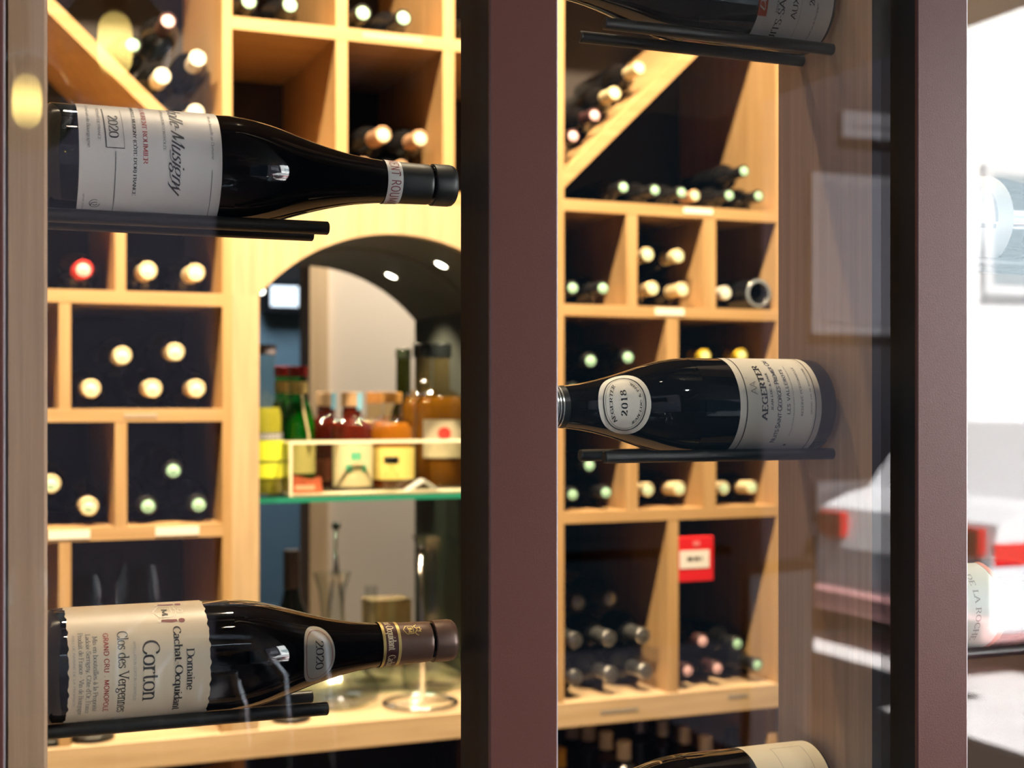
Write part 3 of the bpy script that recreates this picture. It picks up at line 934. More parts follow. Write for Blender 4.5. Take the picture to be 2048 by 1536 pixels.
ink.line([(cs + .0005, ch + .002), (cs + .0016, ch + .0004), (cs + .001, ch - .0012)], .0006, smooth=True)
ink.put(sf, 'lettering', M_INK, lb, .00052); red.put(sf, 'red_lettering', M_INKR, lb, .00052); gry.put(sf, 'fine_lettering', M_INKG, lb, .00052)
# capsule band
bh0, bh1 = b1.h(776, .016), b1.h(812, .016)
cf = b1.surf(rref=.0157, cap=True)
def band(b, h0, h1, m, name, lift=.0002, p0=-pi, p1=pi, n=48):
    fn = b.surf(rref=1.0, cap=True)
    v, f = [], []
    for i in range(n + 1):
        p = p0 + (p1 - p0) * i / n
        for j in range(3): v.append(fn(p, h0 + (h1 - h0) * j / 2, lift))
    for i in range(n):
        for j in range(2): f.append((i * 3 + j, i * 3 + j + 1, i * 3 + j + 4, i * 3 + j + 3))
    return newmesh(name, v, f, m, b.e, True)
bd = band(b1, bh0, bh0 + (bh1 - bh0) * .86, M_PAPERW, 'capsule_band')
pr_ = Print()
def Sc(b, x, y, r=.0160): return b.ph(x, y, r) * .0157
pr_.text('LAURENT ROUMIER', Sc(b1, 800, 345) - .026, Sc(b1, 800, 410) + .004, bh0 + (bh1 - bh0) * .20, (bh1 - bh0) * .5, thick=.13, thin=.11, serif=False, track=.12)
pr_.put(cf, 'lettering', M_INKM, bd, .0004)

# ---- bottle lower left
b3 = Disp(.0795, 1.3135, 1, 'dark bottle with wavy-edged tan label, lying neck right, lower left window', GD, .058, mat('capsule_brown', (.105, .058, .042), .36, .35, .5))
holder(1.3135, 1, P_L, .203, 'two black rods under the lower left bottle with the tan label')
wav = lambda p: .00038 * sin(p * 23) + .0003 * sin(p * 41 + 1)
lb = b3.label(-1.75, b3.ph(300, 1432) + .1, lambda p: b3.h(137) + wav(p) - .004 * max(0, abs(p + .35) - 1.0), lambda p: b3.h(421) + wav(p + .7), M_PAPERC, n=110)
ink, red, gry, wht, mar = Print(), Print(), Print(), Print(), Print()
def T(P, b, txt, x, y0, y1, hb, cap, **kw): P.text(txt, S(b, x, y0), S(b, x, y1), b.h(hb), cap, **kw)
T(ink, b3, 'Domaine', 382, 1298, 1375, 374, .0052, thick=.16, thin=.05)
T(ink, b3, 'Cachat-Ocquidant', 357, 1256, 1413, 350, .0052, thick=.17, thin=.05)
T(ink, b3, 'Corton', 300, 1283, 1396, 287, .0112, thick=.12, thin=.045)
T(ink, b3, 'Clos des Vergennes', 245, 1266, 1418, 237, .0068, thick=.12, thin=.05)
T(red, b3, 'GRAND CRU \u00b7 MONOPOLE', 212, 1270, 1417, 208.5, .0032, thick=.16, thin=.13, serif=False, track=.1)
T(gry, b3, 'Mis en bouteilles \u00e0 la Propri\u00e9t\u00e9', 192, 1276, 1417, 187, .0030, thick=.12, thin=.06)
T(gry, b3, "Ladoix-Serrigny, C\u00f4te-d'Or, France", 177, 1272, 1421, 173, .0030, thick=.12, thin=.06)
T(gry, b3, 'Produit de France - Vin de Bourgogne', 162, 1270, 1424, 158, .0030, thick=.12, thin=.06)
fnt = Print(); T(fnt, b3, 'APPELLATION CORTON CONTR\u00d4L\u00c9E', 270, 1285, 1397, 267.5, .0017, thick=.14, thin=.1, serif=False)
T(fnt, b3, 'ISSU DE RAISINS DE LA PROPRIETE', 148, 1275, 1410, 146, .0015, thick=.14, thin=.1, serif=False)
# crest
c0s, c1s = S(b3, 345, 1212), S(b3, 345, 1247)
cm = (c0s + c1s) / 2; wd = (c1s - c0s)
hA, hB = b3.h(318), b3.h(352)
sh = [(cm - wd * .28, hB), (cm + wd * .28, hB), (cm + wd * .30, hA + .003), (cm, hA - .001), (cm - wd * .30, hA + .003), (cm - wd * .28, hB)]
wht.line(sh, .0008)
T(ink, b3, 'M', 340, 1222, 1235, 333, .0038, thick=.16, thin=.05)
wht.line([(cm - .002, b3.h(366)), (cm - .0026, b3.h(372)), (cm, b3.h(376)), (cm + .0026, b3.h(372)), (cm + .002, b3.h(366)), (cm - .002, b3.h(366))], .0007)
wht.line([(cm - wd * .3, b3.h(356)), (cm, b3.h(362)), (cm + wd * .3, b3.h(356))], .0008, smooth=True)
for sg in (-1, 1):
    q = cm + sg * wd * .46
    mar.blob([(q - .0015, b3.h(330)), (q + .0006, b3.h(328)), (q + .0016, b3.h(350)), (q + .0008, b3.h(362)), (q - .0012, b3.h(360))])
    mar.blob([(q + .0021 * sin(a * .785), b3.h(370) + .0024 * cos(a * .785)) for a in range(8)])
    wht.blob([(q - .0014, b3.h(322)), (q + .0012, b3.h(322)), (q + .001, b3.h(328)), (q - .001, b3.h(328))])
M_WHT = mat('cream_print', (.78, .70, .55), .5)
sf = b3.surf()
ink.put(sf, 'lettering', M_INK, lb, .00052); red.put(sf, 'red_lettering', M_INKR, lb, .00052); gry.put(sf, 'fine_lettering', M_INKG, lb, .00052)
fnt.put(sf, 'faint_lettering', M_INKF, lb, .00052); mar.put(sf, 'crest_figures', M_INKM, lb, .00050); wht.put(sf, 'crest_outline', M_WHT, lb, .00054)
# year sticker on the shoulder
ch = b3.h(640, .028); cs_ = b3.ph(640, 1312, .031)
rr = rad_s(ch)
hl, hh_ = b3.h(608, .03) - ch, b3.h(672, .026) - ch
def dshape(k):
    out = []
    for i in range(48):
        a = 2 * pi * i / 48
        x, y = cos(a), sin(a)
        ex = .72 if y < 0 else .95     # blunt towards the base, rounded towards the neck
        q = (abs(x) ** ex * (1 if x > 0 else -1) * .0222 * k, (abs(y) ** .75 * -hl * -1 * k if y < 0 else abs(y) ** 1.0 * hh_ * k))
        out.append(q)
    return out
stk = b3.sticker(cs_ * rr, ch, dshape(1.0), mat('sticker_paper', (.62, .55, .44), .5, 0, .3), rr)
ring = dshape(.84)
rp = Print().line([(cs_ * rr + a, ch + b) for a, b in ring + ring[:1]], .0004)
rp.put(b3.surf(rr), 'red_border', M_INKR, stk, .0006)
tp = Print().text('2020', cs_ * rr - .0108, cs_ * rr + .0108, ch - .0028, .0062, thick=.12, thin=.05)
tp.put(b3.surf(rr), 'lettering', M_INK, stk, .0006)
# capsule bands
h0, h1 = b3.h(764, .016), b3.h(806, .016)
w_ = (h1 - h0)
bd = band(b3, h0 + w_ * .10, h0 + w_ * .92, mat('capsule_maroon', (.055, .014, .014), .4, .2), 'capsule_band')
band(b3, h0 + w_ * .06, h0 + w_ * .20, M_GOLD, 'gold_stripe', .0004); band(b3, h0 + w_ * .80, h0 + w_ * .94, M_GOLD, 'gold_stripe', .0004)
pp = Print().text('Cachat-Ocquidant', Sc(b3, 790, 1290) - .030, Sc(b3, 790, 1290) + .0035, h0 + w_ * .32, w_ * .34, thick=.18, thin=.06)
pp.text('Cachat-Ocquidant', Sc(b3, 790, 1308), Sc(b3, 790, 1308) + .0335, h0 + w_ * .32, w_ * .34, thick=.18, thin=.06)
pp.put(b3.surf(.0157, cap=True), 'lettering', mat('capsule_print', (.55, .45, .30), .5, .3), bd, .0004)
for dy in (0, 46):
    gp = Print()
    sq = Sc(b3, 838, 1259 + dy); hq = b3.h(812, .016); u = .0034
    if dy: sq = Sc(b3, 838, 1259) + .034
    gp.line([(sq - u, hq + .0075), (sq + u, hq + .0075), (sq + u * 1.1, hq + .002), (sq, hq - .0005), (sq - u * 1.1, hq + .002), (sq - u, hq + .0075)], .0005, .001)
    gp.text('JM', sq - u * .7, sq + u * .8, hq + .0034, .003, thick=.18, thin=.08)
    gp.line([(sq - u * 1.5, hq + .0110), (sq - u * .9, hq + .0088), (sq, hq + .0106), (sq + u * .9, hq + .0088), (sq + u * 1.5, hq + .0110)], .0006, .001, smooth=True)
    gp.line([(sq - u * .45, hq + .0106), (sq - u * .6, hq + .0135), (sq - u * .2, hq + .0125), (sq, hq + .0145), (sq + u * .2, hq + .0125), (sq + u * .6, hq + .0135), (sq + u * .45, hq + .0106)], .0006, .001)
    gp.cut = []
    gp.put(b3.surf(.0157, cap=True), 'gold_crest', M_GOLD, b3.cap, .0003)

# ---- bottle right, middle
b4 = Disp(.7225, 1.4965, -1, 'dark bottle with oval 2018 sticker, lying neck left, middle of right window', GD, .066, mat('capsule_graphite', (.02, .02, .022), .35, .3))
holder(1.4965, -1, P_R, .2195, 'two black rods under the bottle with the oval 2018 sticker')
hL, hR = b4.h(1643, .041), b4.h(1481, .041)
lb = b4.label(b4.ph(1560, 899) - .02, 1.75, hL, hR, M_PAPERI)
ink, gry, blu, fnt = Print(), Print(), Print(), Print()
pa_, pb_ = b4.ph(1560, 899) * BR - .001, 1.7 * BR
Print().line([(pa_, hR - .0066), (pb_, hR - .0066)], .0008).put(b4.surf(), 'border_line', M_INK, lb, .00052)
Print().line([(pa_, hL + .0058), (pb_, hL + .0058)], .0006).put(b4.surf(), 'border_line', M_INK, lb, .00052)
T(ink, b4, 'AEGERTER', 1530, 838, 735, 1534, .0052, thick=.19, thin=.10, track=.10)
T(ink, b4, 'JEAN-LUC & PAUL', 1543, 820, 748, 1545, .0019, thick=.17, thin=.08, track=.1)
blu.text('NUITS-SAINT-GEORGES PREMIER CRU', S(b4, 1555, 882), 1.22 * BR, b4.h(1562), .0042, thick=.15, thin=.13, serif=False, smallcaps=True)
T(blu, b4, 'LES VALLEROTS', 1576, 828, 742, 1579, .0030, thick=.15, thin=.12, serif=False, track=.14)
T(fnt, b4, 'APPELLATION NUITS-SAINT-GEORGES PREMIER CRU', 1587, 870, 735, 1587.5, .0010, thick=.14, thin=.1, serif=False)
T(gry, b4, 'RESERVE PERSONNELLE', 1604, 831, 738, 1605, .0020, thick=.14, thin=.1, serif=False, track=.12)
T(gry, b4, 'GRAND VIN DE BOURGOGNE', 1622, 828, 740, 1623, .0014, thick=.14, thin=.1, serif=False, track=.1)
T(fnt, b4, 'AA', 1507, 790, 765, 1516, .0062, thick=.10, thin=.06, serif=False)
T(fnt, b4, '-', 1497, 765, 732, 1502, .0030, thick=.1, thin=.10, serif=False)
T(gry, b4, '-', 1580, 889, 884, 1590, .0040, thick=.6, thin=.6, serif=False)
sf = b4.surf()
ink.put(sf, 'lettering', M_INK, lb, .00052); blu.put(sf, 'sans_lettering', mat('navy_ink', (.03, .035, .06), .6), lb, .00052)
gry.put(sf, 'fine_lettering', M_INKG, lb, .00052); fnt.put(sf, 'faint_lettering', M_INKF, lb, .00052)
ch = b4.h(1254, .030); rr = rad_s(ch)
cs = b4.ph(1254, 806, rr) * rr
ow, oh = .0285, abs(b4.h(1207, .03) - b4.h(1302, .03)) / 2 * .98
ov = [(ow * cos(2 * pi * i / 48), oh * sin(2 * pi * i / 48)) for i in range(48)]
stk = b4.sticker(cs, ch, ov, M_PAPERI, rr)
pk = Print()
q = [(cs + a * .83, ch + b * .80) for a, b in ov]; pk.line(q + q[:1], .0007, .001)
pk.put(b4.surf(rr), 'oval_border', M_INK, stk, .0006); pk = Print()
q = [(cs + a * .76, ch + b * .72) for a, b in ov]; pk.line(q + q[:1], .00022, .001)
pk.text('2018', cs - .0105, cs + .0105, ch - .0023, .0046, thick=.16, thin=.06, track=.18)
pk.arc_text('AEGERTER', cs, ch, ow * .60, oh * .46, -1.05, 1.05, .0030, thick=.17, thin=.06, track=.12)
pk.arc_text('JEAN-LUC & PAUL', cs, ch, ow * .70, oh * .66, pi + 1.0, pi - 1.0, .0019, flip=True, thick=.17, thin=.07, track=.12)
pk.put(b4.surf(rr), 'lettering', M_INK, stk, .0006)
for hh in (b4.h(1128, .016), b4.h(1122, .016), b4.h(1117, .016)):
    band(b4, hh - .0006, hh + .0006, mat('silver_foil', (.75, .75, .74), .25, .8), 'silver_ring', .0003)

# ---- bottle top right
b5 = Disp(.7225, 1.8455, -1, 'dark bottle with ivory label and orange tab, lying neck left, cut by the top edge', GD, .05, mat('capsule_black', (0, 0, 0)))
holder(1.8455, -1, P_R, .2195, 'two black rods under the topmost right bottle')
hL, hR = b5.h(1664, .038), b5.h(1520, .038)
lb = b5.label(b5.ph(1580, 83), 1.6, hL, hR, M_PAPERI)
ink, gry = Print(), Print()
s0 = b5.ph(1580, 76) * BR
ink.text('NUITS-SAINT-GEORGES', s0 - .010, s0 + .102, b5.h(1572), .0060, thick=.12, thin=.06, serif=False)
ink.text('AUX BOUDOTS', s0 + .0205, s0 + .0205 + .062, b5.h(1597), .0052, thick=.12, thin=.06, serif=False)
ink.text('2019', S(b5, 1622, 12), S(b5, 1622, 12) + .016, b5.h(1629), .0050, thick=.14, thin=.05)
gry.text('PREMIER CRU', S(b5, 1555, 24), S(b5, 1555, 24) + .03, b5.h(1559), .0018, thick=.13, thin=.1, serif=False)
gry.text('Grand vin de Bourgogne - Produit de France', s0 + .004, s0 + .062, b5.h(1637), .0018, thick=.13, thin=.08, serif=False)
gry.line([(s0, b5.h(1604)), (s0 + .07, b5.h(1604))], .0002)
sf = b5.surf()
ink.put(sf, 'lettering', M_INK, lb, .00052); gry.put(sf, 'fine_lettering', M_INKG, lb, .00052)
t0 = b5.ph(1522, 29) * BR
fb = [(t0, hR + .001), (t0 - .0012, hR - .004), (t0, hR - .0072), (t0 + .046, hR - .0072), (t0 + .0472, hR - .004), (t0 + .046, hR + .001)]
v, f = [], []
N = 30
for i in range(N + 1):
    s_ = t0 + .046 * i / N
    e_ = .0014 * sin(pi * i / N)
    for k_ in range(4): v.append(sf(s_, hR + .0008 + e_ - (.0088) * k_ / 3, .0006))
for i in range(N):
    for k_ in range(3): f.append((i * 4 + k_, i * 4 + k_ + 1, i * 4 + k_ + 5, i * 4 + k_ + 4))
tb = newmesh('orange_tab', v, f, mat('orange_print', (.55, .085, .02), .45), b5.e, True)
Print().text('Davot', t0 + .004, t0 + .030, hR - .0050, .0050, thick=.14, thin=.06, slant=.3, serif=False).put(sf, 'lettering', mat('pale_print', (.75, .62, .5), .5), tb, .0008)

# ---- bottle bottom right
b6 = Disp(.7225, 1.162, -1, 'dark bottle with cream label, lying neck left, cut by the bottom edge', GD, .05, mat('capsule_black', (0, 0, 0)))
holder(1.162, -1, P_R, .2195, 'two black rods under the lowest right bottle')
lb = b6.label(-1.0, 1.95, b6.h(1640, .02), b6.h(1505, .02), mat('cream_label_paper', (.66, .58, .42), .5))
q0, q1 = b6.h(1628, .03), b6.h(1568, .03)
gp = Print().line([(.02, q0), (.056, q0)], .0003).line([(.056, q0), (.056, q1)], .0003).line([(.056, q1), (.02, q1)], .0003)
gp.put(b6.surf(), 'printed_frame', M_INKG, lb, .0005)

# ---- two bottles of the next bay
b7 = Disp(.795, 1.668, 1, 'bottle with pale grey label right of the right mullion, upper one', GD, .05, mat('capsule_black', (0, 0, 0)))
holder(1.668, 1, .785, .21, 'two black rods right of the right mullion, upper pair')
lb = b7.label(-1.9, 1.05, .016, .115, mat('grey_label_paper', (.60, .62, .62), .5))
gp = Print()
gp.line([(-.030, .085), (.004, .062), (-.004, .055)], .004); gp.line([(.010, .050), (.010, .096)], .004); gp.line([(-.03, .094), (.006, .096)], .003)
gp.put(b7.surf(), 'printed_mark', mat('slate_print', (.30, .33, .38), .6), lb, .0005)
b8 = Disp(.795, 1.3135, 1, 'bottle with orange-edged pale label right of the right mullion, lower one', GD, .05, mat('capsule_black', (0, 0, 0)))
holder(1.3135, 1, .785, .21, 'two black rods right of the right mullion, lower pair')
lb = b8.label(-1.3, 1.1, lambda p: .016, lambda p: .098 + .004 * cos(p * 1.3), mat('pale_green_paper', (.60, .64, .58), .5), n=60)
ed = b8.label(-1.34, 1.13, lambda p: .0985 + .004 * cos(p * 1.3), lambda p: .104 + .005 * cos(p * 1.3), mat('orange_edge', (.62, .20, .10), .5), name='orange_border')
gp = Print(); gp.text('DE LA ROCHE', -.036, .028, .0725, .0056, thick=.12, thin=.07, track=.12)
gp.put(b8.surf(), 'lettering', M_INKG, lb, .0005)

# ================================================================== BOTTLES LYING IN THE RACK
RR = 0.0352
RP = [(0, .028), (.002, .033), (.006, RR), (.19, RR), (.205, .034), (.22, .026), (.232, .0185), (.24, .0150), (.290, .0138), (.295, .0138)]
def simp_caps(dark=False):
    return [(.236, .0158), (.25, .0150), (.283, .0147), (.2835, .0158), (.2945, .0158), (.297, .0140), (.297, .0118)]
ME = {}
def kit(kind):
    """shared meshes (axis along -y, base at the origin) for one capsule kind"""
    if kind in ME: return ME[kind]
    cap_c = {'cream': (.66, .56, .36), 'dark': (.012, .012, .014), 'red': (.60, .035, .03), 'pink': (.05, .02, .022), 'gold': (.62, .45, .03), 'silver': (.10, .10, .105), 'white': (.62, .60, .55), 'tan': (.45, .28, .18)}[kind]
    top_c = {'cream': (.58, .82, .62), 'dark': (.46, .80, .62), 'red': (.85, .55, .52), 'pink': (.85, .55, .62), 'gold': (.75, .85, .45), 'silver': (.45, .47, .50), 'white': (.70, .85, .78), 'tan': (.45, .80, .6)}[kind]  # pale mint discs: mirrored daylight put into the colour
    mc = mat('capsule_' + kind + '_rack', cap_c, .4, .15 if kind in ('cream', 'gold', 'tan') else .0)
    if kind == 'silver': mc = mat('capsule_foil_rack', (.42, .43, .45), .28, .9)
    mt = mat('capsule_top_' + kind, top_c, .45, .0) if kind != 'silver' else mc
    flip = lambda P: [(-h, r) for h, r in P]
    body = G().lathe(flip(RP), 24, 'y').make('bottle_body', M_RACKGLASS, None, True, 50)
    cap = G().lathe(flip(simp_caps()), 24, 'y', closed=False).make('capsule', mc, None, True, 35)
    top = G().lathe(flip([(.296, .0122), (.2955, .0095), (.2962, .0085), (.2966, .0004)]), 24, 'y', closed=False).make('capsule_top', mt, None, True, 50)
    lab = None
    ME[kind] = (body.data, cap.data, top.data)
    for o in (body, cap, top): bpy.data.objects.remove(o)
    return ME[kind]
def label_mesh():
    if 'label' in ME: return ME['label']
    v, f = [], []
    n = 20
    for i in range(n + 1):
        a = -1.3 + 2.6 * i / n
        for h in (.06, .16): v.append(((RR + .0003) * sin(a), -h, (RR + .0003) * cos(a)))
    for i in range(n): f.append((2 * i, 2 * i + 1, 2 * i + 3, 2 * i + 2))
    o = newmesh('label', v, f, mat('blush_label', (.62, .50, .42), .5), None, True)
    ME['label'] = o.data
    bpy.data.objects.remove(o)
    return ME['label']
NB = [0]
def lay_bottle(base, tip, kind, label, group, paper=False, name='wine_bottle', size=1.0):
    e = empty(name)
    d = (Vector(tip) - Vector(base)).normalized()
    e.rotation_euler = d.to_track_quat('-Y', 'Z').to_euler()
    e.location = Vector(tip) - d * .2966 * size
    e.scale = (size, size, size)
    tag(e, label, 'bottle', group)
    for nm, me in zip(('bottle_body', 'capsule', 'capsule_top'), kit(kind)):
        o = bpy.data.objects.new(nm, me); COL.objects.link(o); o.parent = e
    if paper:
        o = bpy.data.objects.new('label', label_mesh()); COL.objects.link(o); o.parent = e
    return e
CAPN = {'cream': 'cream-capped', 'dark': 'dark-capped', 'red': 'red-capped', 'pink': 'pink-topped dark', 'gold': 'yellow-capped', 'silver': 'silver-foiled', 'white': 'white-capped', 'tan': 'tan-capped'}
GR = 'wine bottles lying in the rack'
def cell(bounds, items, zf, tipv=2.822, size=1.13, g=.0005):
    """items: (x, y, kind, label). Bodies settle side by side without touching; necks stay where the photo shows them."""
    u0, u1 = bounds
    T_ = []
    for it in items:
        x, y, kd = it[:3]
        T_.append(at(x, y, tipv + (it[4] if len(it) > 4 else 0)))
    P = [[q[0], q[2]] for q in T_]
    r = RR * size + .0026            # elbow room, so that slightly tilted bottles do not touch
    for _ in range(900):
        for i in range(len(P)):
            for j in range(i):
                dx, dz = P[i][0] - P[j][0], P[i][1] - P[j][1]
                D = sqrt(dx * dx + dz * dz) or 1e-6
                if D < 2 * r:
                    m_ = (2 * r - D) / 2 / D
                    P[i][0] += dx * m_; P[i][1] += dz * m_; P[j][0] -= dx * m_; P[j][1] -= dz * m_
        for i, q in enumerate(P):
            q[0] += (T_[i][0] - q[0]) * .004
            q[0] = min(max(q[0], u0 + r), u1 - r)
            f_ = zf(q[0]) if callable(zf) else zf
            if callable(zf):
                s_ = (zf(q[0] + .01) - zf(q[0] - .01)) / .02
                f_ += r * (sqrt(1 + s_ * s_) - 1)
            q[1] -= g
            if g < .0003: q[1] += (T_[i][2] - q[1]) * .01
            q[1] = max(q[1], f_ + r)
    for it, q, tp in zip(items, P, T_):
        ou, oz = tp[0] - q[0], tp[2] - q[1]
        off = sqrt(ou * ou + oz * oz) or 1e-6
        k_ = min(1.0, .0048 / off)          # the neck leans towards its place in the photo, the belly stays clear
        mid = Vector((q[0], tp[1] + .19 * size, q[1]))
        tip_ = Vector((q[0] + ou * k_, tp[1], q[1] + oz * k_))
        lay_bottle(mid, tip_, it[2], it[3], GR, paper=(len(it) > 5 and it[5]), size=size)
U = lambda x: ux(x, RF)
cell((U(252), ULV[0]), [(296, 541, 'cream', 'cream-capped bottle, left of two in the cell under the upper left display bottle'),
                        (392, 545, 'cream', 'cream-capped bottle, right of two in the cell under the upper left display bottle')], ZB[2])
cell((-.26, U(230)), [(167, 538, 'red', 'red-capped bottle lying alone in the cell beside the left panel')], ZB[2])
cell((U(142), ULV[0]), [(182, 778, 'cream', 'cream-capped bottle, left end of bottom row in the five-bottle cell'),
                        (304, 779, 'cream', 'cream-capped bottle, middle of bottom row in the five-bottle cell'),
                        (392, 778, 'cream', 'cream-capped bottle, right end of bottom row in the five-bottle cell'),
                        (245, 711, 'cream', 'cream-capped bottle, left of the upper pair in the five-bottle cell'),
                        (351, 704, 'cream', 'cream-capped bottle, right of the upper pair in the five-bottle cell')], ZB[1])
cell((-.25, U(230)), [(176, 1016, 'cream', 'cream-capped bottle lying low beside the left panel, above the white ticket'),
                      (90, 1018, 'cream', 'cream-capped bottle hidden behind the left panel'),
                      (125, 939, 'cream', 'cream-capped bottle resting higher beside the left panel, above the white ticket')], ZB[0])
cell((U(254), ULV[0]), [(297, 1013, 'dark', 'dark-capped bottle, lower left of three left of the glass shelf'),
                        (398, 1011, 'dark', 'dark-capped bottle, lower right of three left of the glass shelf'),
                        (347, 940, 'dark', 'dark-capped bottle, top of three left of the glass shelf')], ZB[0])
zl = lambda u: LD[1] + LD[2] * (u - LD[0]) + .029
cell((-.66, ULV[0]), [(328, 168, 'white', 'pale-capped bottle resting on the left diagonal board, lower one'),
                     (391, 111, 'white', 'pale-capped bottle above the left diagonal board, near the upright'),
                     (392, 236, 'white', 'pale-capped bottle just above the upper left display bottle'),
                     (268, 100, 'dark', 'dark-capped bottle resting higher on the left diagonal board'),
                     (336, 36, 'pink', 'pink-topped bottle at the top above the left diagonal board')], zl, size=1.06, g=.0001)
cell((ULV[1], UC[0][0]), [(498, 2, 'dark', 'dark-capped bottle at the top edge, left of the pair above the left empty cell'),
                          (578, 9, 'dark', 'dark-capped bottle at the top edge, right of the pair above the left empty cell')], Z_A)
cell((UC[0][1], UC[1][0]), [(726, 25, 'dark', 'dark-capped bottle at the top edge, left of the pair beside the dark mullion'),
                            (807, 35, 'dark', 'dark-capped bottle at the top edge, right of the pair beside the dark mullion')], Z_A)
cell((UC[0][1], UC[1][0]), [(728, 322, 'tan', 'tan-capped bottle, left of bottom row just behind the upper left display neck'),
                            (796, 326, 'tan', 'tan-capped bottle, middle of bottom row just behind the upper left display neck'),
                            (848, 330, 'tan', 'tan-capped bottle, right of bottom row just behind the upper left display neck'),
                            (785, 283, 'tan', 'tan-capped bottle lying on top above the upper left display neck')], ZB[3])
cell((UC[1][1], UCR), [(955, 40, 'dark', 'dark-capped bottle behind the dark mullion at the top')], Z_A)
# right rack
zr_ = lambda u: RD[1] + RD[2] * (u - RD[0]) + .039
cell((UCR + BT, URE[0]), [(1133, 290, 'pink', 'pink-topped bottle, lowest of four on the right diagonal board'),
                          (1183, 240, 'pink', 'pink-topped bottle, second lowest of four on the right diagonal board'),
                          (1228, 187, 'cream', 'cream-capped bottle, second highest of four on the right diagonal board'),
                          (1279, 133, 'cream', 'cream-capped bottle, highest of four on the right diagonal board')], zr_, size=.95, g=.0001)
cell((U(1150), URE[0]), [(1247, 369, 'dark', 'dark-capped bottle, first from the left in the row under the right diagonal board'),
                         (1316, 374, 'dark', 'dark-capped bottle, second from the left in the row under the right diagonal board'),
                         (1383, 378, 'dark', 'dark-capped bottle, third from the left in the row under the right diagonal board'),
                         (1445, 382, 'dark', 'dark-capped bottle, fourth from the left in the row under the right diagonal board'),
                         (1518, 386, 'dark', 'dark-capped bottle, last in the row under the right diagonal board, by the panel'),
                         (1484, 325, 'dark', 'dark-capped bottle lying on top of the row, nearest the right panel'),
                         (1408, 336, 'tan', 'tan-capped bottle lying on top of the row under the right diagonal board', .05)], ZB[3], size=.88)
cell((UCR + BT, U(1253)), [(1133, 569, 'dark', 'dark-capped bottle, left of two beside the brown mullion, second shelf'),
                           (1204, 573, 'dark', 'dark-capped bottle, right of two beside the brown mullion, second shelf')], ZB[2], size=.96)
cell((U(1275), U(1408)), [(1305, 575, 'cream', 'cream-capped bottle, lower left of four in the square right cell'),
                          (1364, 577, 'cream', 'cream-capped bottle, lower right of four in the square right cell'),
                          (1295, 500, 'cream', 'cream-capped bottle, upper left of four in the square right cell'),
                          (1358, 502, 'cream', 'cream-capped bottle, upper right of four in the square right cell')], ZB[2], size=1.02)
cell((UCR + BT, U(1333)), [(1130, 776, 'dark', 'dark-capped bottle just above the neck of the right display bottle'),
                           (1216, 782, 'dark', 'dark-capped bottle hidden behind the shoulder of the right display bottle'),
                           (1180, 720, 'dark', 'dark-capped bottle, left of two above the right display bottle'),
                           (1256, 709, 'dark', 'dark-capped bottle, right of two above the right display bottle')], ZB[1], size=1.03, g=.0001)
cell((U(1357), URE[0]), [(1380, 770, 'gold', 'yellow-capped bottle hidden behind the right display bottle, left'),
                         (1450, 770, 'gold', 'yellow-capped bottle hidden behind the right display bottle, middle'),
                         (1520, 770, 'gold', 'yellow-capped bottle hidden behind the right display bottle, right'),
                         (1411, 707, 'gold', 'yellow-capped bottle, left of two peeping over the right display bottle'),
                         (1484, 706, 'gold', 'yellow-capped bottle, right of two peeping over the right display bottle')], ZB[1], size=.96, g=.0001)
cell((UCR + BT, U(1253)), [(1130, 986, 'dark', 'dark-capped bottle, lower left of three under the right display bottle neck'),
                           (1212, 984, 'dark', 'dark-capped bottle, lower right of three under the right display bottle neck'),
                           (1170, 920, 'dark', 'dark-capped bottle, top of three under the right display bottle neck')], ZB[0], size=.96)
cell((U(1276), U(1408)), [(1296, 979, 'cream', 'cream-capped bottle, left of two in the middle cell under the right display bottle'),
                          (1359, 976, 'cream', 'cream-capped bottle, right of two in the middle cell under the right display bottle')], ZB[0], size=1.02)
cell((U(1432), URE[0]), [(1447, 974, 'cream', 'cream-capped bottle, left of two in the cell by the right panel'),
                         (1503, 971, 'cream', 'cream-capped bottle, right of two in the cell by the right panel')], ZB[0], size=.98)
cell((UCR + BT, U(1336)), [(1136, 1341, 'silver', 'silver-foiled bottle, left end of bottom row on the counter', 0, True),
                           (1218, 1336, 'silver', 'silver-foiled bottle, middle of bottom row on the counter', 0, True),
                           (1290, 1328, 'silver', 'silver-foiled bottle, right end of bottom row on the counter', 0, True),
                           (1178, 1268, 'silver', 'silver-foiled bottle, left of the upper row on the counter', 0, True),
                           (1253, 1259, 'silver', 'silver-foiled bottle, right of the upper row on the counter', 0, True),
                           (1118, 1262, 'silver', 'silver-foiled bottle of the upper row hidden by the brown mullion', 0, True),
                           (1140, 1200, 'silver', 'labelled bottle on top of the silver-foiled pile', .07, True),
                           (1215, 1195, 'silver', 'labelled bottle on top of the pile, right one', .08, True)], Z_C)
cell((U(1357), URE[0]), [(1374, 1325, 'pink', 'pink-topped bottle, left of bottom row below the red sign'),
                         (1440, 1319, 'pink', 'pink-topped bottle, middle of bottom row below the red sign'),
                         (1523, 1308, 'dark', 'dark-capped bottle, right of bottom row below the red sign, by the panel'),
                         (1408, 1256, 'pink', 'pink-topped bottle, left of upper row below the red sign'),
                         (1481, 1254, 'dark', 'dark-capped bottle, right of upper row below the red sign')], Z_C, size=1.0)
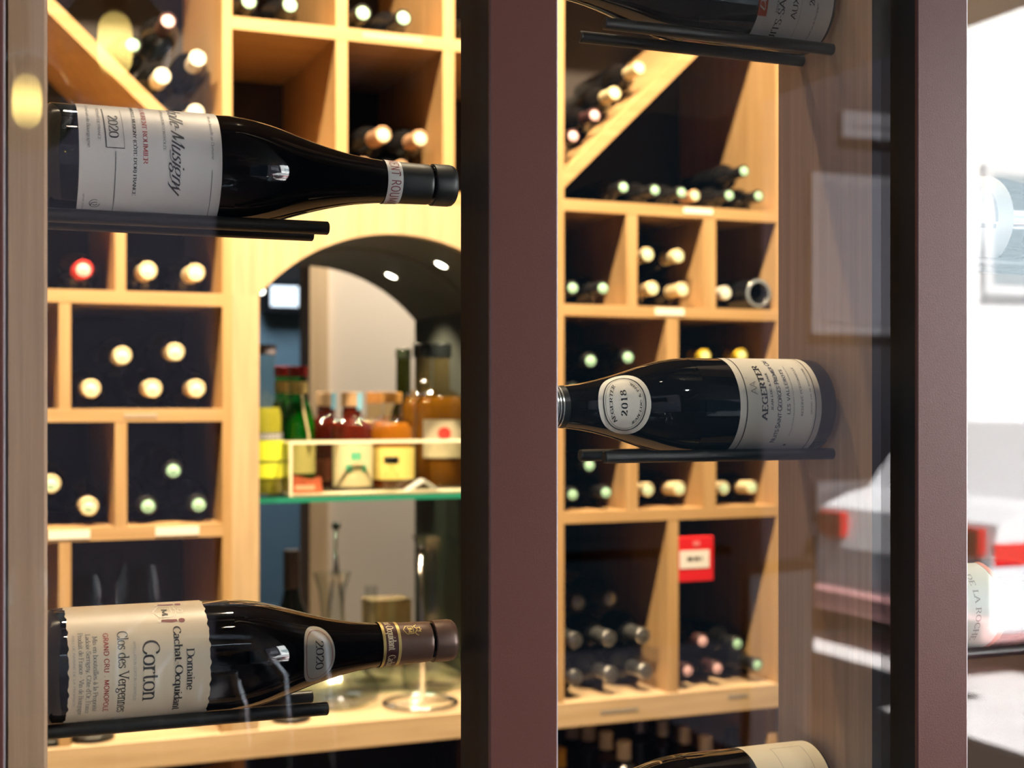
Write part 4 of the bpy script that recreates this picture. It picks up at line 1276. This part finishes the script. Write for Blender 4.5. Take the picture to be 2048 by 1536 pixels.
# bottle shown butt-out next to a white-labelled one
e = tag(empty('wine_bottle', (ux(1517, 2.81), 2.808, ZB[2] + RR + .002)), 'dark bottle lying base outwards beside the right panel, second shelf', 'bottle', GR)
bp = [(.030, .002), (.024, .012), (.010, .020), (.002, .0255), (.0, .0285), (.0022, .034), (.008, RR + .001), (.19, RR + .001), (.205, .034), (.22, .026), (.235, .016), (.29, .0138)]
G().lathe([(h, r) for h, r in bp], 40, 'y', closed=False).make('bottle_body', mat('deep_bottle_glass', (.006, .006, .008), .1, 0, .6), e, True, 60)
ring_ = G().lathe([(.0004, .0262), (-.0006, .0284), (.0012, .0322), (.0024, .0335)], 40, 'y', closed=False).make('base_ring', mat('rim_highlight_grey', (.20, .23, .28), .35), e, True)  # grey ring paints the highlight along the base rim
p0 = at(1452, 576, 2.825)
lay_bottle((p0[0] + .002, 3.02, ZB[2] + RR + .001), (p0[0] - .001, p0[1], ZB[2] + RR + .003), 'white', 'white-topped bottle left of the base-out bottle, second shelf', GR, paper=True)

# red card sign in the lower right cell
bx0, bx1 = at(1358, 1165, 2.799), at(1428, 1072, 2.799)
t = tag(empty('red_sign', ((bx0[0] + bx1[0]) / 2, 2.800, bx0[2])), 'red card sign with a white label fixed beside the divider in the lower right cell', 'sign')
w_, h_ = (bx1[0] - bx0[0]) / 2, bx1[2] - bx0[2]
Zf = bx0[2]
M_RED = mat('red_card', (.60, .012, .02), .5)
G().box(-w_, w_, 0, .02, 0, h_, .0015).make('sign_panel', M_RED, t)
G().box(-w_ + .002, w_ - .012, -.0012, -.0002, h_ * .30, h_ * .70).make('white_label', mat('box_label_white', (.72, .70, .72), .5), t)
for k_, (a, b) in enumerate(((-.019, -.005), (-.001, .011), (.015, .019))):
    G().box(a - .005, b - .005, -.0018, -.0011, h_ * .47, h_ * .55).make('printed_mark', M_INK, t)
G().box(-.008, .008, -.0010, -.0001, h_ * .80, h_ * .90).make('pale_emblem', mat('pink_print', (.70, .20, .22), .5), t)

# ================================================================== UNDER THE COUNTER: standing bottles
ST_P = [(0, .033), (.003, .0365), (.19, .0365), (.205, .033), (.22, .024), (.232, .0165), (.292, .0142), (.296, .0140)]
def stand_bottle(x, y, V, capc, label, group='bottles standing under the counter', H=.30):
    u, v, z = at(x, y, V)
    e = tag(empty('standing_bottle', (u, v, .5402)), label, 'bottle', group)
    s_ = (z - .5402) / .30
    key = 'stand'
    b = G().lathe([(h * s_, r) for h, r in ST_P], 24).make('bottle_body', M_RACKGLASS, e, True, 50)
    c = G().lathe([(.238 * s_, .0168), (.27 * s_, .0158), (.2835 * s_, .0156), (.284 * s_, .0164), (.298 * s_, .0164), (.3 * s_, .015)], 24).make('capsule', capc, e, True, 40)
    return e
M_CW = mat('capsule_silver_stand', (.85, .85, .86), .35, .3); M_CC = mat('capsule_cream_stand', (.82, .82, .74), .45); M_CY = mat('capsule_yellow_stand', (.70, .42, .04), .45)
for (x, y, V, m_, lab) in ((1118, 1496, 2.86, M_CY, 'yellow-capped bottle standing under the counter beside the brown mullion'),
        (1145, 1447, 3.173, M_CC, 'cream-capped standing bottle under the counter, first of the back row'),
        (1177, 1448, 3.098, M_CC, 'cream-capped standing bottle under the counter, second from the left'),
        (1212, 1464, 2.998, M_CC, 'cream-capped standing bottle under the counter, third from the left'),
        (1248, 1481, 2.85, M_CC, 'tallest-looking cream-capped bottle at the front under the counter'),
        (1281, 1436, 3.198, M_CW, 'silver-capped standing bottle under the counter, furthest back'),
        (1326, 1440, 3.098, M_CW, 'silver-capped standing bottle under the counter, first of three in front'),
        (1369, 1455, 2.998, M_CW, 'silver-capped standing bottle under the counter, middle of three in front'),
        (1411, 1470, 2.85, M_CW, 'silver-capped standing bottle under the counter nearest the right panel'),
        (1462, 1458, 2.92, mat('capsule_black', (0, 0, 0)), 'black-capped standing bottle under the counter in the dark corner')):
    stand_bottle(x, y, V, m_, lab)

# ================================================================== GLASS SHELF IN THE NICHE
Z_G = 1.3073
gs = tag(empty('glass_shelf', (AU, 2.838, Z_G)), 'thin green-edged glass shelf across the arched niche', 'shelf')
part('shelf_pane', gs, G().box(AU - AH + .001, AU + AH - .001, 2.8382, 3.43, Z_G - .0105, Z_G), thin_glass('shelf_glass', (.80, .93, .86), .05))
part('front_edge', gs, G().box(AU - AH + .001, AU + AH - .001, 2.8365, 2.8381, Z_G - .0105, Z_G), mat('green_glass_edge', (.02, .22, .15), .2, 0, .6))
for s_ in (-1, 1):
    for v_ in (2.93, 3.3):
        part('shelf_pin', gs, G().box(AU + s_ * AH - .006, AU + s_ * AH + .006, v_ - .004, v_ + .004, Z_G - .017, Z_G - .011), M_CHROME)

def glassmat(name, col, rough=.03, ior=1.25):
    body = {'green_drink': (.01, .34, .06), 'amber_drink': (.42, .19, .02), 'whisky_drink': (.42, .22, .03), 'yellow_drink': (.7, .65, .08), 'dark_rum': (.09, .012, .006)}.get(name)
    return thin_glass(name, col, .05, rough, body=body, amount=.45)
M_YEL = glassmat('yellow_liqueur', (.85, .80, .18)); M_GRN = glassmat('green_bottle_glass', (.16, .66, .20)); M_AMB = glassmat('amber_bottle_glass', (.92, .80, .58))
M_RUM = glassmat('dark_rum', (.52, .12, .05)); M_WHI = glassmat('deep_whisky_glass', (.90, .78, .55)); M_OLV = glassmat('olive_glass', (.20, .22, .07))
M_CORK = mat('cork_stopper', (.42, .26, .14), .7); M_CORKO = mat('orange_wood_stopper', (.62, .30, .07), .5); M_CAPR = mat('red_wax_cap', (.30, .012, .02), .35)
def ring(e, name, h0, h1, r0, m, r1=None, seg=32, f0=None):
    r1 = r1 if r1 is not None else r0
    return G().lathe([(h0, r0 * .96), (h0 + .0008, r0), (h1 - .0008, r1), (h1, r1 * .96)], seg).make(name, m, e, True, 35)
def wraplabel(e, h0, h1, r, m, a=1.35, name='label', rot=0):
    v, f = [], []
    n = 24
    for i in range(n + 1):
        p = -a + 2 * a * i / n + rot
        for h in (h0, h1): v.append((r * sin(p), -r * cos(p), h))
    for i in range(n): f.append((2 * i, 2 * i + 2, 2 * i + 3, 2 * i + 1))
    return newmesh(name, v, f, m, e, True)
def lbottle(px, pyt, V, R, shoulder, neck, Hcap, mglass, mcap, label, capname='cap', rn=.0145, capr=.0165, fill=None, name='liquor_bottle'):
    u, v, zt = at(px, pyt, V)
    H = (zt - Z_G) / 1.3
    e = tag(empty(name, (u, v, Z_G + .0005)), label, 'bottle', 'spirit bottles on the glass shelf')
    e.scale = (1.3, 1.3, 1.3)
    hb = H - Hcap
    P = [(0, R * .86), (.004, R), (shoulder, R), (shoulder + (neck - shoulder) * .35, R * .90), (shoulder + (neck - shoulder) * .7, R * .5 + rn * .5), (neck, rn * 1.05), (hb + .006, rn)]
    G().lathe(P, 36).make('bottle_body', mglass, e, True, 60)
    ring(e, capname, hb + .0065, H, capr, mcap)
    return e, H, R
M_CLRB = glassmat('clear_bottle_glass', (.93, .95, .90), .02, 1.2)
# 1 yellow liqueur
e, H, R = lbottle(534, 690, 2.924, .0245, .135, .175, .022, M_CLRB, mat('pewter_cap', (.35, .32, .42), .4, .3), 'clear bottle of yellow liqueur with yellow label beside the left arch jamb', rn=.0125, capr=.0145)
G().lathe([(.003, R * .94), (.128, R * .94), (.14, R * .8)], 28).make('liqueur', glassmat('yellow_drink', (.80, .78, .25)), e, True, 50)
wraplabel(e, .028, .088, R + .0006, mat('lime_label', (.72, .78, .05), .5)); wraplabel(e, .088, .100, R + .0007, mat('grey_strip', (.12, .12, .16), .5), name='label_strip'); wraplabel(e, .052, .056, R + .0009, mat('olive_strip', (.15, .17, .03), .5), name='label_strip')
pt = text2d('LIQUEUR', .006, .034, thick=.16, thin=.1)
newmesh('lettering', [((R + .0012) * sin((a - .017) / R), -(R + .0012) * cos((a - .017) / R), .091 + b) for a, b in pt[0]], pt[1], mat('white_print', (.7, .7, .72), .5), e)
# 2,3 green bottles with red caps
for px, V, lab in ((568, 3.115, 'green bottle with dark red cap, left of the green pair in the niche'), (596, 3.036, 'green bottle with dark red cap, right of the green pair in the niche')):
    e, H, R = lbottle(px, 733, V, .0285, .115, .150, .024, M_GRN, M_CAPR, lab, rn=.0150, capr=.0172)
    G().lathe([(.003, R * .94), (.122, R * .94), (.15, R * .6)], 28).make('liqueur', glassmat('green_drink', (.22, .62, .26)), e, True, 50)
    ring(e, 'gold_collar', H - .046, H - .0255, .0165, mat('pale_gold_paper', (.60, .47, .20), .5))
    wraplabel(e, .03, .085, R + .0006, mat('green_gold_label', (.45, .42, .16), .5))
    if px == 596:
        G().tube([(.002, -.0175, H - .046), (.003, -.026, H - .075), (.010, -.0300, H - .115), (.012, -.0300, H - .14)], .0022, 8).make('gold_ribbon', mat('ribbon', (.70, .58, .34), .6), e, True)
# 4,5 rum with cork and blue band
for px, V, lab in ((652, 3.168, 'red-brown spirit bottle with blue-banded cork, left one of two'), (703, 2.996, 'red-brown spirit bottle with blue-banded cork and cream mint-printed label')):
    e, H, R = lbottle(px, 785, V, .0345, .106, .122, .030, M_RUM, M_CORK, lab, capname='cork_stopper', rn=.0150, capr=.0180)
    wraplabel(e, H - .0295, H - .0005, .0184, mat('blue_band', (.16, .36, .50), .5), .42, 'blue_band', .65)
    G().lathe([(H - .0320, .0165), (H - .052, .0160)][::-1], 24).make('clear_neck', M_CLRB, e, True)
    if px > 700:
        wraplabel(e, .008, .079, R + .0007, mat('cream_bottle_label', (.72, .64, .45), .6))
        for a0, h0, w0, hh in ((-.014, .032, .012, .014), (.012, .032, .010, .013), (-.002, .052, .018, .014)):
            wraplabel(e, h0, h0 + hh, R + .0012, mat('mint_print', (.12, .50, .34), .6), w0 / R / 2, 'mint_print', a0 / R)
    else:
        wraplabel(e, .012, .05, R + .0007, mat('rust_label', (.45, .12, .06), .6))
# 6,7 amber with orange stoppers
for px, V, lab in ((749, 3.194, 'amber spirit bottle with dark orange stopper, left of the amber pair'), (783, 3.023, 'amber spirit bottle with bright orange stopper and yellow label')):
    e, H, R = lbottle(px, 785, V, .0385, .108, .126, .027 if px < 760 else .025, M_AMB, M_CORKO if px > 760 else mat('dark_orange_stopper', (.42, .17, .04), .5), lab, capname='stopper', rn=.0140, capr=.0148 if px < 760 else .0175)
    G().lathe([(.003, R * .93), (.104, R * .93), (.114, R * .75)], 28).make('spirit', glassmat('amber_drink', (.66, .26, .035)), e, True, 50)
    if px > 760: wraplabel(e, .018, .072, R + .0007, mat('yellow_label', (.80, .66, .22), .6))
# 8 tall dark bottle
e, H, R = lbottle(807, 698, 3.39, .030, .10, .150, .025, M_OLV, mat('black_olive_cap', (.02, .025, .012), .4), 'tall slim dark olive bottle behind the amber pair', rn=.0140, capr=.0150)
# 9,10 large whisky bottles
for px, V, lab in ((846, 3.221, 'large deep amber bottle with black cap behind the red-sealed one'), (882, 3.076, 'large deep amber bottle with black cap and red seal on cream label')):
    e, H, R = lbottle(px, 688, V, .047 if px > 860 else .042, .148, .172, .032, M_WHI, mat('capsule_black', (0, 0, 0)), lab, rn=.0150, capr=.0185)
    G().lathe([(.003, R * .94), (.142, R * .94), (.158, R * .72)], 28).make('spirit', glassmat('whisky_drink', (.66, .34, .07)), e, True, 50)
    if px > 860:
        wraplabel(e, .052, .118, R + .0008, mat('ivory_bottle_label', (.62, .57, .42), .6), .85, rot=-.2)
        v, f = [(0, 0, 0)], []
        for i in range(20): v.append((.0115 * cos(i * pi / 10), 0, .0115 * sin(i * pi / 10)))
        vv = [((R + .0014) * sin(a / R - .22), -(R + .0014) * cos(a / R - .22), .094 + c) for a, b, c in v]
        newmesh('red_seal', vv, [(0, 1 + i, 1 + (i + 1) % 20) for i in range(20)], mat('red_seal', (.70, .05, .04), .5), e)
# acrylic tray box in front with small things inside
a0, a1 = at(580, 1000, 2.848), at(925, 885, 2.848)
bxw = (1.148 - a0[0]) / 1.3
t = tag(empty('acrylic_box', (a0[0], 2.848, Z_G)), 'clear open acrylic box on the glass shelf in front of the bottles', 'box')
t.scale = (1.3, 1.3, 1.3)
hb = .083
M_AEDGE = mat('acrylic_lit_edge', (.80, .74, .58), .35, 0, .5)  # cream colour stands in for light caught in the clear acrylic
D_ = .055
for nm, (x0, x1, y0, y1) in (('front_wall', (0, bxw, 0, .003)), ('back_wall', (0, bxw, D_, D_ + .003)), ('end_wall', (0, .003, .003, D_)), ('end_wall', (bxw - .003, bxw, .003, D_))):
    w_ = G().box(x0, x1, y0, y1, .0005, hb).make(nm, M_ACRYL, t)
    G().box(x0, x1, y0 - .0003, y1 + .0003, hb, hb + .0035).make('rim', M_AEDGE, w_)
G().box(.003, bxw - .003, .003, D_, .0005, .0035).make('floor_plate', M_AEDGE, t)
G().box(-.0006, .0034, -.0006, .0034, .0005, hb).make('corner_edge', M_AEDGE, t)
bb = [(0, .009), (.004, .0115), (.020, .0115), (.027, .006), (.036, .006)]
for (px, mcol, lab) in ((612, (.45, .10, .05), 'rust-red sachet leaning inside the acrylic box, left end'), (838, (.55, .58, .64), 'pale folded leaflet lying inside the acrylic box, right end')):
    q = at(px, 985, 2.884)
    t = tag(empty('sachet' if px < 700 else 'leaflet', (q[0], 2.884, Z_G + .0048)), lab, 'packet')
    t.scale = (1.3, 1.3, 1.3)
    w_ = .026
    if px < 700:
        G().prism([(-w_, 0), (w_, 0), (w_ * .9, .026), (.3 * w_, .022), (-w_ * .95, .030)], -.004, .004).make('wrapper', mat('sachet_red', mcol, .5), t)
        G().box(-w_ * .7, w_ * .5, -.0052, -.0041, .006, .013).make('printed_band', mat('sachet_band', (.62, .40, .30), .5), t)
    else:
        G().prism([(-w_, 0), (w_ * .2, .019), (w_ * .3, .017), (-w_ * .8, -.0005)], -.014, .012).make('front_leaf', mat('leaflet_paper', mcol, .6), t)
        G().prism([(w_ * .2, .019), (w_ * 1.2, 0), (w_ * 1.1, 0), (w_ * .18, .017)], -.014, .012).make('back_leaf', mat('leaflet_paper', mcol, .6), t)
q = at(783, 985, 2.886)
t = tag(empty('miniature_bottle', (q[0], 2.886, Z_G + .0048)), 'miniature bottle with dark cap inside the acrylic box', 'bottle')
t.scale = (1.3, 1.3, 1.3)
G().lathe([(0, .011), (.003, .013), (.028, .013), (.036, .006), (.044, .006)], 24).make('bottle_body', M_CLRB, t, True, 50)
ring(t, 'cap', .0445, .056, .0125, mat('capsule_black', (0, 0, 0)))

# ================================================================== ON THE COUNTER
def lathe_thing(name, x, V, prof, m, label, cat, group=None, seg=40, partname='bowl'):
    e = tag(empty(name, (ux(x, V), V, Z_C + .0004)), label, cat, group)
    e.scale = (1.3, 1.3, 1.3)
    G().lathe(prof, seg, closed=False).make(partname, m, e, True, 60)
    return e
DEC = [(.002, .001), (.0, .04), (.002, .075), (.010, .098), (.022, .103), (.040, .092), (.062, .060), (.085, .036), (.110, .0245), (.145, .0225), (.185, .0285), (.212, .0385), (.213, .0400),
       (.211, .0385), (.185, .0262), (.145, .0205), (.110, .0225), (.085, .033), (.062, .057), (.040, .088), (.022, .099), (.012, .094), (.006, .07), (.005, .001)]
e = lathe_thing('decanter', 664, 2.98, [(h * 1.02, r * .80) for h, r in DEC], M_CLEAR, 'wide-bottomed clear glass decanter behind the lower left display neck', 'decanter', 'decanters on the counter', partname='decanter_glass')
ring(e, 'foot_ring', .0005, .004, .062, M_CLRB)
e = lathe_thing('decanter', 864, 3.045, [(h * 1.26, r * (.52 + .36 * min(1, max(0, (h - .03) / .08)))) for h, r in DEC], M_CLEAR, 'tall flared clear glass decanter beside the dark mullion', 'decanter', 'decanters on the counter', partname='decanter_glass')
ring(e, 'foot_ring', .0005, .004, .038, M_CLRB)
CAR = [(.002, .001), (.0, .03), (.004, .052), (.03, .060), (.06, .048), (.09, .022), (.12, .014), (.17, .0155), (.172, .0150), (.12, .0125), (.09, .020), (.06, .045), (.03, .057), (.006, .045), (.005, .001)]
e = lathe_thing('carafe', 742, 3.17, [(h, r * .7) for h, r in CAR], M_CLEAR, 'small clear carafe between the two decanters', 'carafe', partname='carafe_glass')
ring(e, 'foot_ring', .0005, .003, .030, M_CLRB)
for (x, ytop, V, ringr, lab) in ((841, 1097, 2.89, .060, 'chrome decanter drying stand with ring base beside the dark mullion'), (672, 1052, 3.40, .050, 'chrome decanter drying stand with black ball behind the left decanter')):
    u, v, z = at(x, ytop, V)
    e = tag(empty('drying_stand', (u, v, Z_C + .0004)), lab, 'decanter stand', 'decanter drying stands')
    e.scale = (1.3, 1.3, 1.3)
    H = (z - Z_C) / 1.3
    G().tube([(ringr * cos(a * pi / 20), ringr * sin(a * pi / 20), .0045) for a in range(40)], .0038, 10, loop=True).make('base_ring', M_CHROME, e, True)
    G().tube([(-ringr, 0, .0042), (0, 0, .0042), (ringr, 0, .0042)], .0028, 8).make('cross_bar', M_CHROME, e, True)
    if ytop > 1090:
        G().tube([(.004, 0, .004), (.002, 0, H * .5), (0, 0, H - .004)], .0036, 10).make('stem', M_CHROME, e, True)
    else:
        G().tube([(-.02, 0, .004), (-.012, 0, H * .45), (-.002, 0, H * .72), (0, 0, H - .004)], .0032, 10).make('stem', M_CHROME, e, True)
        G().tube([(.02, 0, .004), (.012, 0, H * .45), (.002, 0, H * .72), (.0008, 0, H * .80)], .0032, 10).make('brace', M_CHROME, e, True)
    G().lathe([(H - .0085 + .0085 * (1 - cos(a * pi / 10)) , max(.0085 * sin(a * pi / 10), .0003)) for a in range(11)], 20).make('ball_tip', mat('black_rubber', (.012, .012, .012), .4), e, True)
q = at(583, 1100, 3.30)
e = tag(empty('dark_bottle', (q[0], 3.30, Z_C + .0004)), 'dark brown bottle standing on the counter beside the left arch jamb', 'bottle')
e.scale = (1.3, 1.3, 1.3)
H = (q[2] - Z_C) / 1.3
G().lathe([(0, .030), (.003, .034), (H * .45, .034), (H * .6, .018), (H * .7, .0135), (H * .88, .0135)], 28).make('bottle_body', M_RACKGLASS, e, True, 50)
ring(e, 'capsule', H * .70, H, .0150, mat('capsule_plum', (.06, .03, .035), .45))
q = at(778, 1200, 3.36)
e = tag(empty('carton', (q[0], 3.38, Z_C + .0004)), 'small brown cardboard carton at the back of the niche counter', 'box')
e.scale = (1.3, 1.3, 1.3)
H = (q[2] - Z_C) / 1.3
M_CARD = noise_mat('cardboard', (.42, .26, .13), (.50, .33, .18), (40, 40, 40), .8)
G().box(-.04, .04, -.03, .03, 0, H).make('box_body', M_CARD, e)
G().box(-.041, .041, -.031, .0, H, H + .0015).box(-.041, .041, .001, .031, H, H + .0015).make('lid_flap', M_CARD, e)
G().box(-.008, .008, -.0306, -.0300, 0, H).make('tape', mat('tape', (.55, .42, .25), .4), e)
for (x, y, rr, lab) in ((184, 1479, .042, 'round black coaster on the counter under the lower left display bottle'), (582, 1440, .039, 'round black coaster on the counter under the lower left bottle neck rods'), (98, 1492, .039, 'round black coaster on the counter beside the left panel')):
    a = (x - 1024) / F; b_ = (HOR - y) / F
    tt = (Z_C - CZ) / b_
    V = max(tt * (CT - a * ST), RF + rr + .006)
    e = tag(empty('coaster', (ux(x, V), V, Z_C + .0003)), lab, 'coaster', 'black coasters on the counter')
    G().lathe([(0, rr * .98), (.0012, rr), (.010, rr), (.0115, rr * .97), (.0112, rr * .80), (.0095, rr * .78)], 40).make('disc', mat('black_rubber', (0, 0, 0)), e, True, 30)
    G().lathe([(.0094, rr * .74), (.0100, rr * .70)], 32).make('pad', mat('felt_black', (.02, .02, .02), .9), e)

# ================================================================== THE STREET BEHIND THE CAMERA (seen in the glass)
M_PAVE = noise_mat('pavement', (.009, .009, .012), (.013, .013, .017), (8, 8, 8), .9, .0)
struct(G().box(-14, 30, -30, .90, -.12, -.02).make('street', M_PAVE))
M_STONE = noise_mat('dark_stone', (.20, .165, .20), (.25, .21, .25), (1.2, 1.2, 1.2), .8)
M_SHOPDK = mat('dark_shopfront', (.002, .004, .006), 1.0, spec=0.0)
M_WHITEB = noise_mat('white_render', (.82, .84, .86), (.88, .89, .90), (.8, .8, .8), .8)
M_GREYB = mat('grey_blue_render', (.017, .017, .024), .8, spec=.1)
M_WPAINT = mat('white_paint', (.75, .77, .80), .5)
VS = -6.0
def facade(name, u0, u1, m, label, wins, frame_m, glass_m, z1=9.0):
    e = tag(empty(name, (u0, VS, 0)), label, 'building', 'houses across the street')
    part('wall', e, G().box(u0, u1, VS - .5, VS, -.02, z1), m)
    for (a, b, c, d) in wins:
        w = part('window_frame', e, G().box(a, b, VS, VS + .06, c, d), frame_m)
        pp_ = G().box(a + .07, b - .07, VS + .06, VS + .066, c + .07, d - .07)
        L = e.location
        pp_.v = [(x - L.x, y - L.y, z - L.z) for x, y, z in pp_.v]
        pp_.make('pane', glass_m, w)
    return e
M_WPANE = mat('window_pane_far', (.002, .004, .006), 1.0, spec=0.0)
M_CYPANE = mat('window_pane_pale', (.34, .42, .47), .7)
facade('town_house', -10, 1.5, M_STONE, 'dark stone house straight across the street', [(-3.2, -2.0, 3.0, 4.6), (-.6, .6, 3.0, 4.6)], M_STONE, M_WPANE, 5.5)
facade('town_house', 1.5, 3.25, M_SHOPDK, 'narrow black house across the street beside the stone one', [(1.8, 2.9, .6, 2.6)], M_SHOPDK, M_WPANE, 5.5)
facade('town_house', 3.25, 5.02, M_SHOPDK, 'black shopfront across the street', [(3.5, 4.8, .6, 2.6)], M_SHOPDK, M_WPANE, 5.5)
facade('town_house', 5.02, 6.62, M_GREYB, 'grey-blue house with white window frames across the street',
       [(5.36, 6.30, 1.95, 3.0), (5.60, 6.55, 3.25, 3.42), (5.40, 6.5, .78, .98)], mat('dull_white_paint', (.085, .085, .10), .6), mat('greyed_pane', (.07, .07, .088), .6))
facade('town_house', 6.62, 14, M_WHITEB, 'bright white house across the street, furthest right', [(6.78, 7.9, 2.25, 3.15), (8.4, 9.2, 1.2, 3.2)], M_WPAINT, M_CYPANE)
struct(G().box(5.0, 16, VS, -3.5, -.02, .0).box(4.35, 5.0, -3.9, -2.9, -.02, .0).box(5.0, 9.0, -3.5, -2.9, -.02, .0).make('forecourt', noise_mat('pale_paving', (.60, .57, .58), (.68, .65, .66), (3, 3, 3), .8)))
# arcade canopy in front of the shop
cn = tag(G().box(-4, 1.6, -1.3, .90, 2.78, 2.92).box(1.6, 3.3, -3.7, .90, 2.78, 2.92).make('canopy', mat('canopy_dark', (.02, .018, .018), .7)), 'dark flat canopy over the pavement in front of the shop', 'canopy')
# parked car beyond the next bay
cr = tag(empty('parked_car', (5.30, -5.0, 0)), 'white parked car with a red stripe, seen in the glass right of the right mullion', 'car')
M_CRED = mat('car_red', (.70, .02, .02), .3, 0, .4); M_CWH = mat('car_white', (.80, .80, .84), .25, 0, .6); M_TYRE = mat('tyre', (.01, .01, .01), .7); M_CGL = mat('car_glass', (.10, .13, .16), .08, 0, .6)
prof = [(0, .26), (.0, .60), (.05, .84), (.25, .92), (.40, .95), (.75, 1.38), (1.9, 1.42), (2.55, .98), (3.4, .88), (3.62, .62), (3.66, .26)]
G().prism(prof, -.80, .80).make('body', M_CWH, cr)
G().box(.02, 3.55, .8, .808, .62, .74).make('red_stripe', M_CRED, cr); G().box(.02, 3.55, -.808, -.8, .62, .74).make('red_stripe', M_CRED, cr)
G().box(-.04, 3.70, -.79, .79, .20, .34, .02).make('bumper', mat('car_pink_trim', (.62, .32, .32), .4), cr)
G().prism([(.52, .98), (.80, 1.33), (1.85, 1.36), (2.38, .99)], -.806, .806).make('side_window', M_CGL, cr)
for x_ in (.62, 2.95):
    for y_ in (-.73, .73):
        w_ = G().lathe([(-.1, .22), (-.09, .32), (.09, .32), (.1, .22)], 28, 'y').make('wheel', M_TYRE, cr, True, 40, (x_, y_, .32))
        G().lathe([(-.105, .05), (-.102, .20), (.102, .20), (.105, .05)], 20, 'y').make('hub_cap', M_CHROME, w_, True, 40)
for y_ in (-.62, .62): G().box(-.03, .03, y_ - .12, y_ + .12, .66, .82, .01).make('tail_lamp', mat('lamp_red', (.5, .01, .01), .2), cr)
# menu board on the pavement
mb = tag(empty('menu_board', (2.52, -2.0, -.02), (0, 0, -.25)), 'white pavement menu board seen in the glass over the right panel', 'sign')
G().box(-.16, .16, -.012, .012, .10, 1.02, .004).make('frame', M_BLACK, mb)
G().box(-.14, .14, .0125, .016, .30, .98).make('board', M_WPAINT, mb)
for s_ in (-1, 1): G().box(s_ * .14 - .012, s_ * .14 + .012, -.14, -.012, .0, .10).box(s_ * .14 - .012, s_ * .14 + .012, -.012, .012, .0, .10).make('leg', M_BLACK, mb)
# pendant lamps under the canopy
def pendant(px, py, Vv, Rg, label):
    u, _, z = at(px, py, Vv)
    V = 2 * V_GLASS - Vv
    e = tag(empty('pendant_lamp', (u, V, z)), label, 'lamp', 'globe pendants mirrored in the window')
    n = 18
    pr = [(-Rg * cos(pi * i / n), max(Rg * .97 * sin(pi * i / n), .001)) for i in range(n - 1)]
    G().lathe(pr, 40, closed=False).make('globe', M_SMOKE, e, True)
    rb = []
    for i in range(41):
        t_ = i / 40
        rb.append((-Rg * .50 + Rg * 1.05 * t_, Rg * .27 * sqrt(max(0, 1 - (2 * t_ - 1) ** 4 * .9)) * (1 + .06 * (i % 2))))
    G().lathe(rb, 28).make('ribbed_bulb', M_BULB, e, True)
    G().lathe([(Rg * .55, Rg * .16), (Rg * .56, Rg * .22), (Rg * .98, Rg * .22), (Rg * 1.05, .012)], 24).make('socket', M_BLACK, e, True, 40)
    G().tube([(0, 0, Rg), (0, 0, 2.78 - z)], .003, 8).make('cord', M_BLACK, e)
pendant(230, 92, 2.25, .092, 'globe pendant lamp mirrored above the upper left display bottle')
pendant(54, 205, 2.75, .092, 'globe pendant lamp mirrored over the left panel')
# terrace table with glasses
tv = -0.80
tb_ = tag(empty('bar_table', (.20, tv, -.02)), 'small round terrace bar table mirrored at the lower left', 'table')
G().lathe([(1.005, .30), (1.008, .33), (1.03, .33), (1.033, .325)], 40).make('tabletop', mat('table_grey', (.10, .10, .11), .25, 0, .6), tb_, True, 30)
G().tube([(0, 0, .02), (0, 0, 1.01)], .03, 16).make('column', M_BLACK, tb_, True)
G().lathe([(0, .22), (.02, .22), (.035, .03)], 32).make('foot', M_BLACK, tb_, True, 30)
WG = [(.001, .001), (.0, .034), (.003, .034), (.006, .006), (.012, .0035), (.085, .0035), (.095, .012), (.115, .036), (.140, .041), (.175, .036), (.195, .031), (.1955, .030), (.175, .035), (.140, .040), (.116, .035), (.098, .010), (.094, .001)]
for k_, (du, dv_, w_) in enumerate(((-.20, .10, 'front left'), (-.09, .18, 'front middle'), (.05, .14, 'front right'), (.16, .04, 'far right'), (-.02, -.05, 'centre'))):
    e = tag(empty('wine_glass', (.20 + du, tv + dv_, 1.0135)), 'clear wine glass on the terrace table, %s one' % w_, 'glass', 'wine glasses on the terrace table')
    G().lathe(WG, 32, closed=False).make('glass_bowl', M_CLEAR, e, True, 60)

bs = tag(empty('bar_stool', (.52, -.52, -.02), (0, 0, .5)), 'added chrome wire bar stool, mirrored as bright streaks beside the terrace table', 'stool')  # unseen chrome piece added to give bright streaks in the glass
G().lathe([(.775, .15), (.78, .165), (.80, .165), (.805, .155)], 36).make('seat', mat('stool_pad', (.05, .05, .055), .4), bs, True, 30)
for k_ in range(4):
    a = pi / 4 + k_ * pi / 2
    G().tube([(.12 * cos(a), .12 * sin(a), .775), (.20 * cos(a), .20 * sin(a), .02)], .011, 12).make('leg', M_CHROME, bs, True)
G().tube([(.17 * cos(t_ * pi / 16), .17 * sin(t_ * pi / 16), .30) for t_ in range(32)], .009, 10, loop=True).make('foot_ring', M_CHROME, bs, True)
for r0, zt_ in ((.15, 1.20), (.09, 1.15), (.03, 1.10)):
    G().tube([(-r0, .12, .80), (-r0 * 1.15, .17, .95), (-r0 * 1.05, .185, zt_ - .05), (-r0 * .6, .19, zt_), (r0 * .6, .19, zt_), (r0 * 1.05, .185, zt_ - .05), (r0 * 1.15, .17, .95), (r0, .12, .80)], .010, 12).make('back_loop', M_CHROME, bs, True)
